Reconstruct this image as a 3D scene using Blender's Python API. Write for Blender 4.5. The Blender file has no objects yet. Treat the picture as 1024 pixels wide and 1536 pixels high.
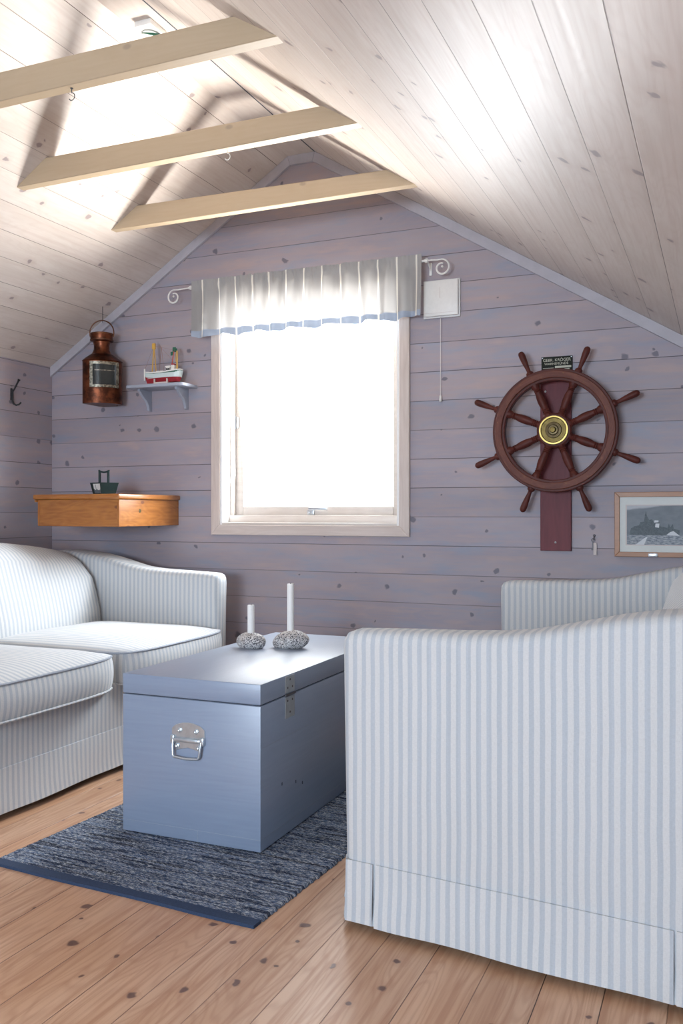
import bpy, bmesh, math, random
from mathutils import Vector, Matrix, noise
random.seed(7)
PI=math.pi
scene=bpy.context.scene
COL=scene.collection
W=4.1
XL=-3.572; XR=0.6; YB=-2.2
mL,bL=.6402,4.1731; mR,bR=-.6126,1.7086; ZT=2.866
XA=(ZT-bL)/mL; XB=(ZT-bR)/mR      # edges of the flat ridge strip
def zl(x): return mL*x+bL
def zr(x): return mR*x+bR

# ------------------------------------------------------------------ materials
def nt(name):
    m=bpy.data.materials.new(name); m.use_nodes=True
    t=m.node_tree; t.nodes.clear()
    out=t.nodes.new('ShaderNodeOutputMaterial'); p=t.nodes.new('ShaderNodeBsdfPrincipled')
    t.links.new(p.outputs[0],out.inputs[0]); return m,t,p,out
class G:
    def __init__(s,t): s.t=t
    def n(s,typ,**kw):
        x=s.t.nodes.new(typ)
        for k,v in kw.items(): setattr(x,k,v)
        return x
    def l(s,a,b): s.t.links.new(a,b)
    def put(s,inp,v):
        if hasattr(v,'is_linked') or hasattr(v,'links'): s.l(v,inp)
        else: inp.default_value=v
    def m(s,op,a,b=0.0,c=0.0,clamp=False):
        x=s.n('ShaderNodeMath',operation=op,use_clamp=clamp)
        s.put(x.inputs[0],a); s.put(x.inputs[1],b); s.put(x.inputs[2],c); return x.outputs[0]
    def mix(s,f,a,b,bt='MIX'):
        x=s.n('ShaderNodeMix',data_type='RGBA',blend_type=bt)
        s.put(x.inputs[0],f)
        for i,v in ((6,a),(7,b)):
            if isinstance(v,tuple): x.inputs[i].default_value=(*v[:3],1)
            else: s.l(v,x.inputs[i])
        return x.outputs[2]
    def xyz(s,a,b,c):
        x=s.n('ShaderNodeCombineXYZ'); s.put(x.inputs[0],a); s.put(x.inputs[1],b); s.put(x.inputs[2],c); return x.outputs[0]
    def noise(s,vec,scale=1,detail=3,rough=.5,dist=0):
        x=s.n('ShaderNodeTexNoise'); s.l(vec,x.inputs['Vector']); x.inputs['Scale'].default_value=scale
        x.inputs['Detail'].default_value=detail; x.inputs['Roughness'].default_value=rough; x.inputs['Distortion'].default_value=dist
        return x.outputs[0]
    def ss(s,v,a,b):
        x=s.n('ShaderNodeMapRange',interpolation_type='SMOOTHSTEP'); s.put(x.inputs[0],v)
        x.inputs[1].default_value=a; x.inputs[2].default_value=b; return x.outputs[0]
    def uv(s):
        x=s.n('ShaderNodeUVMap'); x.uv_map='UVMap'; y=s.n('ShaderNodeSeparateXYZ'); s.l(x.outputs[0],y.inputs[0]); return x.outputs[0],y.outputs[0],y.outputs[1]

def plank_mat(name,w,off,c1,c2,grain,knot,gapc,rough=.5,grain_amt=.5,knot_r=.012,knot_keep=.5,var=.08,gapw=.012,patch=None,coat=0.0,kdens=3.2,joint=0):
    m,t,p,out=nt(name); g=G(t); uvv,u,v=g.uv()
    q=g.m('DIVIDE',g.m('SUBTRACT',v,off),w); idx=g.m('FLOOR',q); fr=g.m('FRACT',q)
    wn=g.n('ShaderNodeTexWhiteNoise',noise_dimensions='1D'); g.l(idx,wn.inputs['W']); r=wn.outputs['Value']
    r37=g.m('MULTIPLY',r,37.0)
    st=g.noise(g.xyz(g.m('MULTIPLY_ADD',u,1.6,r37),g.m('MULTIPLY',v,55.0),idx),1,4,.6,.2)
    soft=g.noise(g.xyz(g.m('MULTIPLY_ADD',u,1.5,r37),g.m('MULTIPLY',v,6.0),idx),1,3,.55)
    # cathedral rings
    dn=g.noise(g.xyz(g.m('MULTIPLY_ADD',u,1.1,r37),g.m('MULTIPLY',v,7.0),idx),1,2,.5)
    ring=g.m('FRACT',g.m('MULTIPLY',dn,22.0)); ring=g.m('ABSOLUTE',g.m('MULTIPLY_ADD',ring,2.0,-1.0)); ring=g.ss(ring,.35,1.0)
    col=g.mix(g.ss(soft,.35,.65),c1,c2)
    gr=g.m('MULTIPLY',g.ss(st,.42,.68),grain_amt); col=g.mix(gr,col,grain)
    col=g.mix(g.m('MULTIPLY',ring,grain_amt*.55),col,grain)
    if patch:
        pn=g.noise(g.xyz(g.m('MULTIPLY_ADD',u,3.0,r37),g.m('MULTIPLY',v,13.0),idx),1,3,.6)
        col=g.mix(g.m('MULTIPLY',g.ss(pn,.52,.72),patch[1]),col,patch[0])
        if len(patch)>2: col=g.mix(g.m('MULTIPLY',g.m('SUBTRACT',1.0,g.ss(pn,.30,.46)),patch[3]),col,patch[2])
    # knots: cells
    wu=g.noise(g.xyz(g.m('MULTIPLY_ADD',u,26.0,r37),g.m('MULTIPLY',v,26.0),1.0),1,2); wv=g.noise(g.xyz(g.m('MULTIPLY_ADD',u,22.0,r37),g.m('MULTIPLY',v,22.0),9.0),1,2)
    ku=g.m('ADD',g.m('MULTIPLY_ADD',u,kdens,r37),g.m('MULTIPLY_ADD',wu,.30,-.15)); kv=g.m('ADD',g.m('MULTIPLY_ADD',v,kdens*1.15,g.m('MULTIPLY_ADD',wv,.30,-.15)),g.m('MULTIPLY',idx,5.0))
    vo=g.n('ShaderNodeTexVoronoi',voronoi_dimensions='2D',feature='F1'); g.l(g.xyz(ku,kv,0.0),vo.inputs['Vector']); vo.inputs['Scale'].default_value=1.0
    sc=g.n('ShaderNodeSeparateColor'); g.l(vo.outputs['Color'],sc.inputs[0])
    keep=g.m('GREATER_THAN',sc.outputs[0],1-knot_keep)
    wob=g.noise(g.xyz(g.m('MULTIPLY',u,30.0),g.m('MULTIPLY',v,30.0),0.0),1,2)
    dd=g.m('ADD',vo.outputs['Distance'],g.m('MULTIPLY_ADD',wob,.09,-.045))
    rad=g.m('MULTIPLY_ADD',sc.outputs[1],knot_r*6,knot_r*3)
    kn=g.m('SUBTRACT',1.0,g.ss(g.m('DIVIDE',dd,rad),.55,1.15)); halo=g.m('SUBTRACT',1.0,g.ss(g.m('DIVIDE',dd,rad),1.0,3.2))
    col=g.mix(g.m('MULTIPLY',g.m('MULTIPLY',halo,keep),.25),col,grain)
    kd=g.m('MULTIPLY',kn,keep); col=g.mix(g.m('MULTIPLY',kd,.85),col,knot)
    br=g.m('MULTIPLY_ADD',r,2*var,1-var)
    bc=g.n('ShaderNodeCombineColor'); 
    for i in range(3): g.l(br,bc.inputs[i])
    col=g.mix(1.0,col,bc.outputs[0],'MULTIPLY')
    e=g.m('MINIMUM',fr,g.m('SUBTRACT',1.0,fr)); gap=g.m('SUBTRACT',1.0,g.ss(e,gapw*.35,gapw))
    wn2=g.n('ShaderNodeTexWhiteNoise',noise_dimensions='1D'); g.l(g.m('ROUND',q),wn2.inputs['W'])
    gs=g.m('MULTIPLY',gap,g.m('MULTIPLY_ADD',wn2.outputs['Value'],.55,.45))
    col=g.mix(gs,col,gapc)
    g.l(col,p.inputs['Base Color'])
    p.inputs['Roughness'].default_value=rough
    g.l(g.m('MULTIPLY_ADD',st,.18,rough-.09),p.inputs['Roughness'])
    if coat: p.inputs['Coat Weight'].default_value=coat; p.inputs['Coat Roughness'].default_value=.25
    h=g.m('ADD',g.m('MULTIPLY',gap,-1.0),g.m('MULTIPLY',st,.10)); h=g.m('ADD',h,g.m('MULTIPLY',kd,-.15))
    b=g.n('ShaderNodeBump'); b.inputs['Strength'].default_value=.5; b.inputs['Distance'].default_value=.003; g.l(h,b.inputs['Height']); g.l(b.outputs[0],p.inputs['Normal'])
    return m
def wood_mat(name,c1,c2,rough=.4,su=3,sv=45,knot=None,coat=0,bump=.15,spec=.5):
    m,t,p,out=nt(name); g=G(t); uvv,u,v=g.uv()
    st=g.noise(g.xyz(g.m('MULTIPLY',u,su),g.m('MULTIPLY',v,sv),0.0),1,4,.6,.3)
    dn=g.noise(g.xyz(g.m('MULTIPLY',u,su*.6),g.m('MULTIPLY',v,sv*.22),3.0),1,1.5,.5)
    ring=g.m('ABSOLUTE',g.m('MULTIPLY_ADD',g.m('FRACT',g.m('MULTIPLY',dn,12.0)),2.0,-1.0))
    f=g.m('ADD',g.m('MULTIPLY',g.ss(st,.35,.7),.6),g.m('MULTIPLY',ring,.4))
    col=g.mix(f,c1,c2)
    if knot:
        vo=g.n('ShaderNodeTexVoronoi',voronoi_dimensions='2D'); g.l(g.xyz(g.m('MULTIPLY',u,3.5),g.m('MULTIPLY',v,6.5),0.0),vo.inputs['Vector']); vo.inputs['Scale'].default_value=1
        sc=g.n('ShaderNodeSeparateColor'); g.l(vo.outputs['Color'],sc.inputs[0])
        kk=g.m('MULTIPLY',g.m('SUBTRACT',1.0,g.ss(vo.outputs['Distance'],.03,.075)),g.m('GREATER_THAN',sc.outputs[0],.5))
        col=g.mix(g.m('MULTIPLY',kk,.85),col,knot)
    g.l(col,p.inputs['Base Color']); p.inputs['Roughness'].default_value=rough; p.inputs['Coat Weight'].default_value=coat; p.inputs['Coat Roughness'].default_value=.15
    p.inputs['Specular IOR Level'].default_value=spec
    b=g.n('ShaderNodeBump'); b.inputs['Strength'].default_value=bump; b.inputs['Distance'].default_value=.002; g.l(st,b.inputs['Height']); g.l(b.outputs[0],p.inputs['Normal'])
    return m
def plain(name,c,rough=.5,metal=0,nz=.0,nscale=60,c2=None,spec=.5,coat=0,bump=0):
    m,t,p,out=nt(name); g=G(t)
    tc=g.n('ShaderNodeTexCoord'); n=g.noise(tc.outputs['Object'],nscale,3,.6)
    c2=c2 or tuple(x*(1-nz) for x in c)
    col=g.mix(g.ss(n,.35,.65),c,c2); g.l(col,p.inputs['Base Color'])
    p.inputs['Roughness'].default_value=rough; p.inputs['Metallic'].default_value=metal; p.inputs['Specular IOR Level'].default_value=spec; p.inputs['Coat Weight'].default_value=coat
    if bump:
        b=g.n('ShaderNodeBump'); b.inputs['Strength'].default_value=bump; b.inputs['Distance'].default_value=.002; g.l(n,b.inputs['Height']); g.l(b.outputs[0],p.inputs['Normal'])
    return m
def stripe_mat(name,per=.0252,base=(.60,.605,.60),stripe=(.44,.475,.51)):
    m,t,p,out=nt(name); g=G(t); uvv,u,v=g.uv()
    wv=g.noise(g.xyz(u,v,0.0),6,2); uu=g.m('MULTIPLY_ADD',wv,.006,u)
    fr=g.m('FRACT',g.m('DIVIDE',uu,per)); tri=g.m('ABSOLUTE',g.m('MULTIPLY_ADD',fr,2.0,-1.0))
    s=g.ss(tri,.46,.60)
    fine=g.noise(g.xyz(g.m('MULTIPLY',u,900.0),g.m('MULTIPLY',v,120.0),0.0),1,2); fine2=g.noise(g.xyz(g.m('MULTIPLY',u,120.0),g.m('MULTIPLY',v,900.0),0.0),1,2)
    idn=g.n('ShaderNodeTexWhiteNoise',noise_dimensions='1D'); g.l(g.m('FLOOR',g.m('DIVIDE',uu,per)),idn.inputs['W'])
    st2=g.mix(idn.outputs['Value'],stripe,tuple(x*1.06 for x in stripe))
    col=g.mix(s,base,st2)
    f=g.m('MULTIPLY_ADD',g.m('ADD',fine,fine2),.22,.78); cc=g.n('ShaderNodeCombineColor')
    for i in range(3): g.l(f,cc.inputs[i])
    col=g.mix(1.0,col,cc.outputs[0],'MULTIPLY')
    g.l(col,p.inputs['Base Color']); p.inputs['Roughness'].default_value=.9; p.inputs['Specular IOR Level'].default_value=.25
    p.inputs['Sheen Weight'].default_value=.15
    b=g.n('ShaderNodeBump'); b.inputs['Strength'].default_value=.25; b.inputs['Distance'].default_value=.001; g.l(g.m('ADD',fine,fine2),b.inputs['Height'])
    big=g.noise(g.xyz(u,v,0.0),5,3); b2=g.n('ShaderNodeBump'); b2.inputs['Strength'].default_value=.25; b2.inputs['Distance'].default_value=.02; g.l(big,b2.inputs['Height']); g.l(b.outputs[0],b2.inputs['Normal'])
    g.l(b2.outputs[0],p.inputs['Normal'])
    return m

M={}
M['gable']=plank_mat('washed_wall_boards',.1388,.888,(.31,.285,.335),(.365,.325,.36),(.41,.315,.30),(.13,.125,.16),(.06,.05,.06),rough=.55,grain_amt=.4,knot_r=.018,knot_keep=.20,var=.07,patch=((.26,.305,.40),.65,(.46,.34,.31),.5),gapw=.014,kdens=8.5)
M['ceil']=plank_mat('washed_ceiling_boards',.1449,.0,(.62,.545,.485),(.68,.60,.54),(.50,.38,.32),(.27,.21,.21),(.12,.07,.05),rough=.42,grain_amt=.22,knot_r=.016,knot_keep=.2,var=.05,gapw=.013,kdens=7.5,patch=((.72,.66,.60),.5))
M['floor']=plank_mat('pine_floor_boards',.1308,-.63,(.57,.335,.20),(.66,.43,.285),(.40,.195,.105),(.09,.035,.03),(.05,.02,.012),rough=.36,grain_amt=.62,knot_r=.016,knot_keep=.34,var=.08,gapw=.012,kdens=9.0)
M['beam']=wood_mat('cream_painted_beam',(.47,.36,.235),(.50,.39,.265),rough=.5,knot=(.36,.28,.2),bump=.1)
M['trim']=plain('whitewashed_trim',(.46,.44,.48),.5,nz=.08,nscale=12)
M['casing']=wood_mat('washed_casing',(.66,.57,.52),(.56,.47,.42),rough=.45,su=3,sv=50)
M['sash']=wood_mat('washed_sash',(.66,.60,.55),(.58,.52,.47),rough=.4)
M['white']=plain('white_paint',(.80,.79,.76),.4,nz=.03)
M['jamb']=plain('white_jamb',(.86,.86,.85),.35,nz=.02)
M['stripe']=stripe_mat('striped_linen')
M['piping']=plain('grey_piping_fabric',(.36,.40,.46),.9,nz=.15,nscale=300)
M['pillow']=plain('white_linen',(.80,.81,.83),.9,nz=.05,nscale=200)
M['chest']=wood_mat('blue_grey_chest_paint',(.225,.285,.395),(.25,.315,.425),rough=.4,su=2,sv=60,bump=.06,coat=.75,spec=.6)
M['chest'].node_tree.nodes['Principled BSDF'].inputs['Coat Roughness'].default_value=.38; M['chest'].node_tree.nodes['Principled BSDF'].inputs['Coat IOR'].default_value=1.6
M['chestdark']=plain('chest_seam',(.06,.07,.09),.8)
M['steel']=plain('zinc_steel',(.62,.65,.68),.32,metal=1,nz=.15,nscale=30)
M['steeldark']=plain('dark_screw',(.12,.12,.13),.5,metal=.6)
M['wax']=plain('white_wax',(.86,.85,.82),.45,nz=.03)
M['wick']=plain('charred_wick',(.03,.03,.03),.9)
M['pine']=wood_mat('honey_pine',(.43,.165,.034),(.28,.09,.015),rough=.28,su=5,sv=60,knot=(.14,.04,.015),coat=.3)
M['mahog']=wood_mat('wheel_mahogany',(.105,.024,.017),(.062,.014,.010),rough=.5,su=9,sv=50,coat=0,spec=.25)
M['rimface']=wood_mat('worn_rim_wood',(.16,.05,.031),(.095,.026,.018),rough=.5,su=9,sv=60,coat=0,spec=.25)
M['redboard']=wood_mat('red_stained_board',(.15,.028,.036),(.11,.02,.027),rough=.5,spec=.3)
M['brass']=plain('aged_brass',(.20,.145,.05),.5,metal=1,nz=.35,nscale=40)
M['brassdark']=plain('tarnished_brass',(.17,.13,.07),.5,metal=1,nz=.3,nscale=60)
M['copper']=plain('aged_copper',(.20,.065,.032),.38,metal=1,nscale=22,c2=(.07,.028,.018),bump=.5)
M['copperdark']=plain('dark_copper',(.13,.065,.045),.5,metal=1,nscale=30,c2=(.2,.09,.05))
M['blackiron']=plain('black_iron',(.015,.015,.017),.5,metal=.3)
M['hull']=plain('hull_pale_blue',(.62,.72,.70),.4)
M['hullred']=plain('hull_red',(.36,.02,.03),.4)
M['boatwhite']=plain('boat_white',(.80,.78,.74),.5)
M['boatyellow']=plain('boat_yellow',(.62,.36,.06),.5)
M['boatred']=plain('boat_red_pole',(.50,.10,.07),.5)
M['green']=plain('flag_green',(.02,.12,.07),.6)
M['thread']=plain('rigging_thread',(.30,.16,.12),.8)
M['shelf']=plain('blue_grey_shelf_paint',(.36,.39,.46),.4,nz=.06,nscale=20)
M['darkgreen']=plain('dark_green_enamel',(.008,.025,.025),.5,nz=.2,spec=.3)
M['frame']=wood_mat('oak_frame',(.36,.16,.065),(.30,.13,.05),rough=.4)
M['mat']=plain('picture_mount',(.66,.69,.67),.7,nz=.02)
M['mat2']=plain('picture_mount_line',(.62,.55,.52),.7)
M['plate']=plain('black_nameplate',(.012,.014,.010),.6,spec=.2)
M['plateletter']=plain('nameplate_lettering',(.50,.50,.40),.5)
M['cord']=plain('white_cord',(.78,.76,.72),.7)
M['brightring']=plain('polished_brass',(.30,.21,.065),.3,metal=1)
M['pewter']=plain('aged_pewter',(.36,.34,.27),.4,metal=.8,nscale=90,c2=(.10,.09,.07),bump=.4)
M['zinc']=plain('bright_zinc',(.60,.66,.70),.3,metal=.75,nz=.1,nscale=40)
M['binding']=plain('navy_binding',(.025,.05,.11),.8,nz=.2,nscale=200)

def granite():
    m,t,p,out=nt('speckled_granite'); g=G(t); tc=g.n('ShaderNodeTexCoord')
    vo=g.n('ShaderNodeTexVoronoi'); g.l(tc.outputs['Object'],vo.inputs['Vector']); vo.inputs['Scale'].default_value=330
    sc=g.n('ShaderNodeSeparateColor'); g.l(vo.outputs['Color'],sc.inputs[0])
    n=g.noise(tc.outputs['Object'],20,3)
    col=g.mix(g.ss(n,.4,.6),(.47,.43,.40),(.40,.40,.41))
    col=g.mix(g.m('GREATER_THAN',sc.outputs[0],.66),col,(.07,.07,.08)); col=g.mix(g.m('GREATER_THAN',sc.outputs[1],.72),col,(.66,.65,.64))
    g.l(col,p.inputs['Base Color']); p.inputs['Roughness'].default_value=.7
    b=g.n('ShaderNodeBump'); b.inputs['Strength'].default_value=.4; b.inputs['Distance'].default_value=.001; g.l(sc.outputs[1],b.inputs['Height']); g.l(b.outputs[0],p.inputs['Normal']); return m
M['granite']=granite()
def rugm():
    m,t,p,out=nt('rag_rug_weave'); g=G(t); uvv,u,v=g.uv()
    n1=g.noise(g.xyz(g.m('MULTIPLY',u,5.0),g.m('MULTIPLY',v,75.0),0.0),1,4,.65,.6)
    n2=g.noise(g.xyz(g.m('MULTIPLY',u,60.0),g.m('MULTIPLY',v,260.0),2.0),1,3,.7)
    n3=g.noise(g.xyz(g.m('MULTIPLY',u,2.5),g.m('MULTIPLY',v,40.0),8.0),1,3,.6,.4)
    n4=g.noise(g.xyz(g.m('MULTIPLY',u,330.0),g.m('MULTIPLY',v,330.0),2.0),1,2,.7)
    col=g.mix(g.ss(n1,.38,.60),(.014,.025,.058),(.10,.15,.25))
    col=g.mix(g.m('MULTIPLY',g.ss(n3,.54,.64),.75),col,(.013,.015,.022))
    f=g.m('MULTIPLY',g.ss(n2,.46,.60),g.ss(n1,.30,.60)); col=g.mix(g.m('MULTIPLY',f,.95),col,(.52,.55,.58))
    col=g.mix(g.m('MULTIPLY',g.ss(n4,.58,.72),.5),col,(.45,.45,.43))
    g.l(col,p.inputs['Base Color']); p.inputs['Roughness'].default_value=.95; p.inputs['Specular IOR Level'].default_value=.2
    b=g.n('ShaderNodeBump'); b.inputs['Strength'].default_value=.8; b.inputs['Distance'].default_value=.004; g.l(g.m('ADD',n2,n4),b.inputs['Height']); g.l(b.outputs[0],p.inputs['Normal']); return m
M['rug']=rugm()
def valance():
    m,t,p,out=nt('valance_fabric'); g=G(t); uvv,u,v=g.uv()
    fr=g.m('FRACT',g.m('DIVIDE',u,.098)); tri=g.m('ABSOLUTE',g.m('SUBTRACT',fr,.42)); s=g.m('LESS_THAN',tri,.045)
    hem=g.m('LESS_THAN',v,2.003); head=g.m('GREATER_THAN',v,2.212)
    fine=g.noise(g.xyz(g.m('MULTIPLY',u,600.0),g.m('MULTIPLY',v,600.0),0.0),1,2)
    base=g.mix(fine,(.36,.355,.35),(.43,.425,.42)); base=g.mix(hem,base,(.36,.42,.52)); 
    col=g.mix(s,base,(.86,.84,.76))
    d=g.n('ShaderNodeBsdfDiffuse'); tr=g.n('ShaderNodeBsdfTranslucent'); g.l(col,d.inputs[0]); g.l(col,tr.inputs[0])
    mx=g.n('ShaderNodeMixShader'); f=g.m('MULTIPLY_ADD',hem,-.22,.27); f=g.m('MULTIPLY_ADD',head,-.12,f); f=g.m('MAXIMUM',f,.05); g.l(f,mx.inputs[0]); g.l(d.outputs[0],mx.inputs[1]); g.l(tr.outputs[0],mx.inputs[2])
    g.l(mx.outputs[0],out.inputs[0]); t.nodes.remove(p); return m
M['valance']=valance()
def panem():
    m,t,p,out=nt('window_glass'); g=G(t); t.nodes.remove(p)
    a=g.n('ShaderNodeBsdfTransparent'); b=g.n('ShaderNodeBsdfGlossy'); b.inputs['Roughness'].default_value=.02
    fz=g.n('ShaderNodeLayerWeight'); fz.inputs[0].default_value=.5; fw=g.m('MULTIPLY_ADD',g.m('POWER',fz.outputs['Facing'],5.0),.5,.03)
    mx=g.n('ShaderNodeMixShader'); g.l(fw,mx.inputs[0]); g.l(a.outputs[0],mx.inputs[1]); g.l(b.outputs[0],mx.inputs[2]); g.l(mx.outputs[0],out.inputs[0]); return m
M['pane']=panem()
def muntm():
    m,t,p,out=nt('translucent_white_bar'); g=G(t); t.nodes.remove(p)
    a=g.n('ShaderNodeBsdfTranslucent'); a.inputs[0].default_value=(.95,.95,.95,1); b=g.n('ShaderNodeBsdfDiffuse'); b.inputs[0].default_value=(.9,.9,.9,1)
    mx=g.n('ShaderNodeMixShader'); mx.inputs[0].default_value=.75; g.l(b.outputs[0],mx.inputs[1]); g.l(a.outputs[0],mx.inputs[2]); g.l(mx.outputs[0],out.inputs[0]); return m
M['muntin']=muntm()
def lens():
    m,t,p,out=nt('thick_lamp_glass'); p.inputs['Base Color'].default_value=(.03,.035,.035,1); p.inputs['Roughness'].default_value=.12; p.inputs['Transmission Weight'].default_value=.2; p.inputs['IOR'].default_value=1.5; return m
M['lens']=lens()
def seam():
    m,t,p,out=nt('photo_print'); g=G(t); uvv,u,v=g.uv()
    n=g.noise(g.xyz(g.m('MULTIPLY',u,60.0),g.m('MULTIPLY',v,260.0),0.0),1,4,.6); n2=g.noise(g.xyz(g.m('MULTIPLY',u,25.0),g.m('MULTIPLY',v,40.0),0.0),1,3)
    f=g.ss(v,.948,.950); hl=g.ss(g.m('SUBTRACT',v,g.m('MULTIPLY_ADD',u,.12,g.m('MULTIPLY_ADD',n2,.012,1.066))),-.004,.006)
    sea=g.mix(g.ss(n,.35,.65),(.13,.16,.20),(.42,.45,.48)); hill=g.mix(n2,(.13,.155,.18),(.24,.27,.30)); sky=g.mix(n2,(.42,.44,.47),(.50,.52,.55))
    up=g.mix(hl,hill,sky); col=g.mix(f,sea,up); g.l(col,p.inputs['Base Color']); p.inputs['Roughness'].default_value=.6; return m
M['print']=seam()
M['printship']=plain('print_grey_ship',(.12,.15,.17),.6,nz=.3,nscale=200)
M['printfoam']=plain('print_foam',(.62,.65,.68),.6)

# ------------------------------------------------------------------ mesh helpers
def bx(bm,x0,x1,y0,y1,z0,z1,bev=0,seg=2,mat=None):
    t=bmesh.new(); bmesh.ops.create_cube(t,size=1)
    for v in t.verts: v.co=Vector((x0+(v.co.x+.5)*(x1-x0),y0+(v.co.y+.5)*(y1-y0),z0+(v.co.z+.5)*(z1-z0)))
    if bev: bmesh.ops.bevel(t,geom=list(t.edges),offset=bev,segments=seg,affect='EDGES',profile=.5)
    if mat: t.transform(mat)
    join(bm,t)
def join(bm,t):
    me=bpy.data.meshes.new('tmp'); t.to_mesh(me); t.free(); bm.from_mesh(me); bpy.data.meshes.remove(me)
def prism(bm,pts,axis,a,b,bev=0,seg=2,shift=None):
    """polygon pts (2D) extruded along axis between a and b."""
    t=bmesh.new()
    def mk(p,k):
        if axis=='y': return (p[0],k,p[1])
        if axis=='x': return (k,p[0],p[1])
        return (p[0],p[1],k)
    lo=[t.verts.new(mk(p,a)) for p in pts]; hi=[t.verts.new(mk(p,b+(shift(p) if shift else 0))) for p in pts]
    t.faces.new(lo); t.faces.new(hi[::-1])
    n=len(pts)
    for i in range(n): t.faces.new((lo[i],hi[i],hi[(i+1)%n],lo[(i+1)%n]))
    bmesh.ops.recalc_face_normals(t,faces=t.faces)
    if bev:
        es=[e for e in t.edges if any(abs(f.normal[{'x':0,'y':1,'z':2}[axis]])>.7 for f in e.link_faces)]
        bmesh.ops.bevel(t,geom=es,offset=bev,segments=seg,affect='EDGES',profile=.5)
    join(bm,t)
def tube(bm,pts,r,n=8,closed=False,caps=True):
    pts=[Vector(p) for p in pts]; N=len(pts); rr=r if isinstance(r,(list,tuple)) else [r]*N
    rings=[]; prev=None
    for i,p in enumerate(pts):
        if closed: d=pts[(i+1)%N]-pts[i-1]
        else: d=(pts[min(i+1,N-1)]-pts[max(i-1,0)])
        d.normalize()
        if prev is None:
            a=d.orthogonal().normalized()
        else:
            a=prev-d*prev.dot(d)
            a=a.normalized() if a.length>1e-6 else d.orthogonal().normalized()
        prev=a; b=d.cross(a)
        rings.append([bm.verts.new(p+(a*math.cos(2*PI*k/n)+b*math.sin(2*PI*k/n))*rr[i]) for k in range(n)])
    for i in range(N if closed else N-1):
        A=rings[i]; B=rings[(i+1)%N]
        for k in range(n): bm.faces.new((A[k],A[(k+1)%n],B[(k+1)%n],B[k]))
    if caps and not closed:
        bm.faces.new(rings[0][::-1]); bm.faces.new(rings[-1])
def lathe(bm,prof,n=24,mat=None,caps=True):
    """prof: (r,z) list round local Z"""
    t=bmesh.new(); rings=[]
    for r,z in prof: rings.append([t.verts.new((r*math.cos(2*PI*k/n),r*math.sin(2*PI*k/n),z)) for k in range(n)])
    for A,B in zip(rings,rings[1:]):
        for k in range(n): t.faces.new((A[k],A[(k+1)%n],B[(k+1)%n],B[k]))
    if caps: t.faces.new(rings[0][::-1]); t.faces.new(rings[-1])
    bmesh.ops.recalc_face_normals(t,faces=t.faces)
    if mat: t.transform(mat)
    join(bm,t)
def ringlathe(bm,prof,n=96,mat=None):
    """closed section swept round Z"""
    t=bmesh.new(); rings=[]
    for k in range(n):
        a=2*PI*k/n; rings.append([t.verts.new((r*math.cos(a),r*math.sin(a),z)) for r,z in prof])
    m=len(prof)
    for k in range(n):
        A=rings[k];B=rings[(k+1)%n]
        for i in range(m): t.faces.new((A[i],A[(i+1)%m],B[(i+1)%m],B[i]))
    bmesh.ops.recalc_face_normals(t,faces=t.faces)
    if mat: t.transform(mat)
    join(bm,t)
def T(x,y,z): return Matrix.Translation((x,y,z))
def R(a,ax): return Matrix.Rotation(a,4,ax)
# axis mapping: local z -> world -Y (facing the room), used for things on the gable wall
FACE=Matrix(((1,0,0,0),(0,0,-1,0),(0,1,0,0),(0,0,0,1)))
def boxuv(c,n):
    a=[abs(k) for k in n]
    if a[2]>=a[0] and a[2]>=a[1]: return c.x,c.y
    if a[0]>=a[1]: return c.y,c.z
    return c.x,c.z
def obj(name,bm,mat,parent=None,uv=None,smooth=True,ang=38,loc=None,norm=True):
    if norm: bmesh.ops.recalc_face_normals(bm,faces=bm.faces)
    bm.normal_update(); lay=bm.loops.layers.uv.get('UVMap') or bm.loops.layers.uv.new('UVMap'); uvf=uv or boxuv
    for f in bm.faces:
        f.smooth=smooth
        for l in f.loops: l[lay].uv=uvf(l.vert.co,f.normal)
    if smooth:
        for e in bm.edges:
            if len(e.link_faces)==2 and e.calc_face_angle(0)>math.radians(ang): e.smooth=False
    me=bpy.data.meshes.new(name); bm.to_mesh(me); bm.free()
    o=bpy.data.objects.new(name,me); COL.objects.link(o)
    if mat: me.materials.append(M[mat] if isinstance(mat,str) else mat)
    if parent: o.parent=parent
    if loc: o.location=loc
    return o
def thing(name,label,cat,loc,rz=0,group=None):
    o=bpy.data.objects.new(name,None); COL.objects.link(o); o.location=loc; o.rotation_euler=(0,0,rz); o.empty_display_size=.05
    o['label']=label; o['category']=cat
    if group: o['group']=group
    return o
def tag(o,label,cat,group=None):
    o['label']=label; o['category']=cat
    if group: o['group']=group
    return o
def struct(o): o['kind']='structure'; return o
def BM(): return bmesh.new()

# ------------------------------------------------------------------ room shell
b=BM(); bx(b,XL-.2,XR+.2,YB-.2,W+.2,-.1,0)
struct(obj('floor',b,'floor',uv=lambda c,n:(c.y,c.x),smooth=False))
WX0,WX1,WZ0,WZ1=-2.441,-1.441,.983,2.10
def gable(name,y0,y1,hx0,hx1,hz0,hz1):
    b=BM()
    prism(b,[(XL-.15,0),(hx0,0),(hx0,zl(hx0)),(XL-.15,zl(XL-.15))],'y',y0,y1)
    prism(b,[(hx0,0),(hx1,0),(hx1,hz0),(hx0,hz0)],'y',y0,y1)
    prism(b,[(hx0,hz1),(hx1,hz1),(hx1,zr(hx1)),(XB,ZT),(XA,ZT),(hx0,zl(hx0))],'y',y0,y1)
    prism(b,[(hx1,0),(XR+.15,0),(XR+.15,zr(XR+.15)),(hx1,zr(hx1))],'y',y0,y1)
    return struct(obj(name,b,'gable',uv=lambda c,n:(c.x,c.z),smooth=False))
gable('wall_back',W,W+.18,WX0,WX1,WZ0,WZ1)
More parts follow.
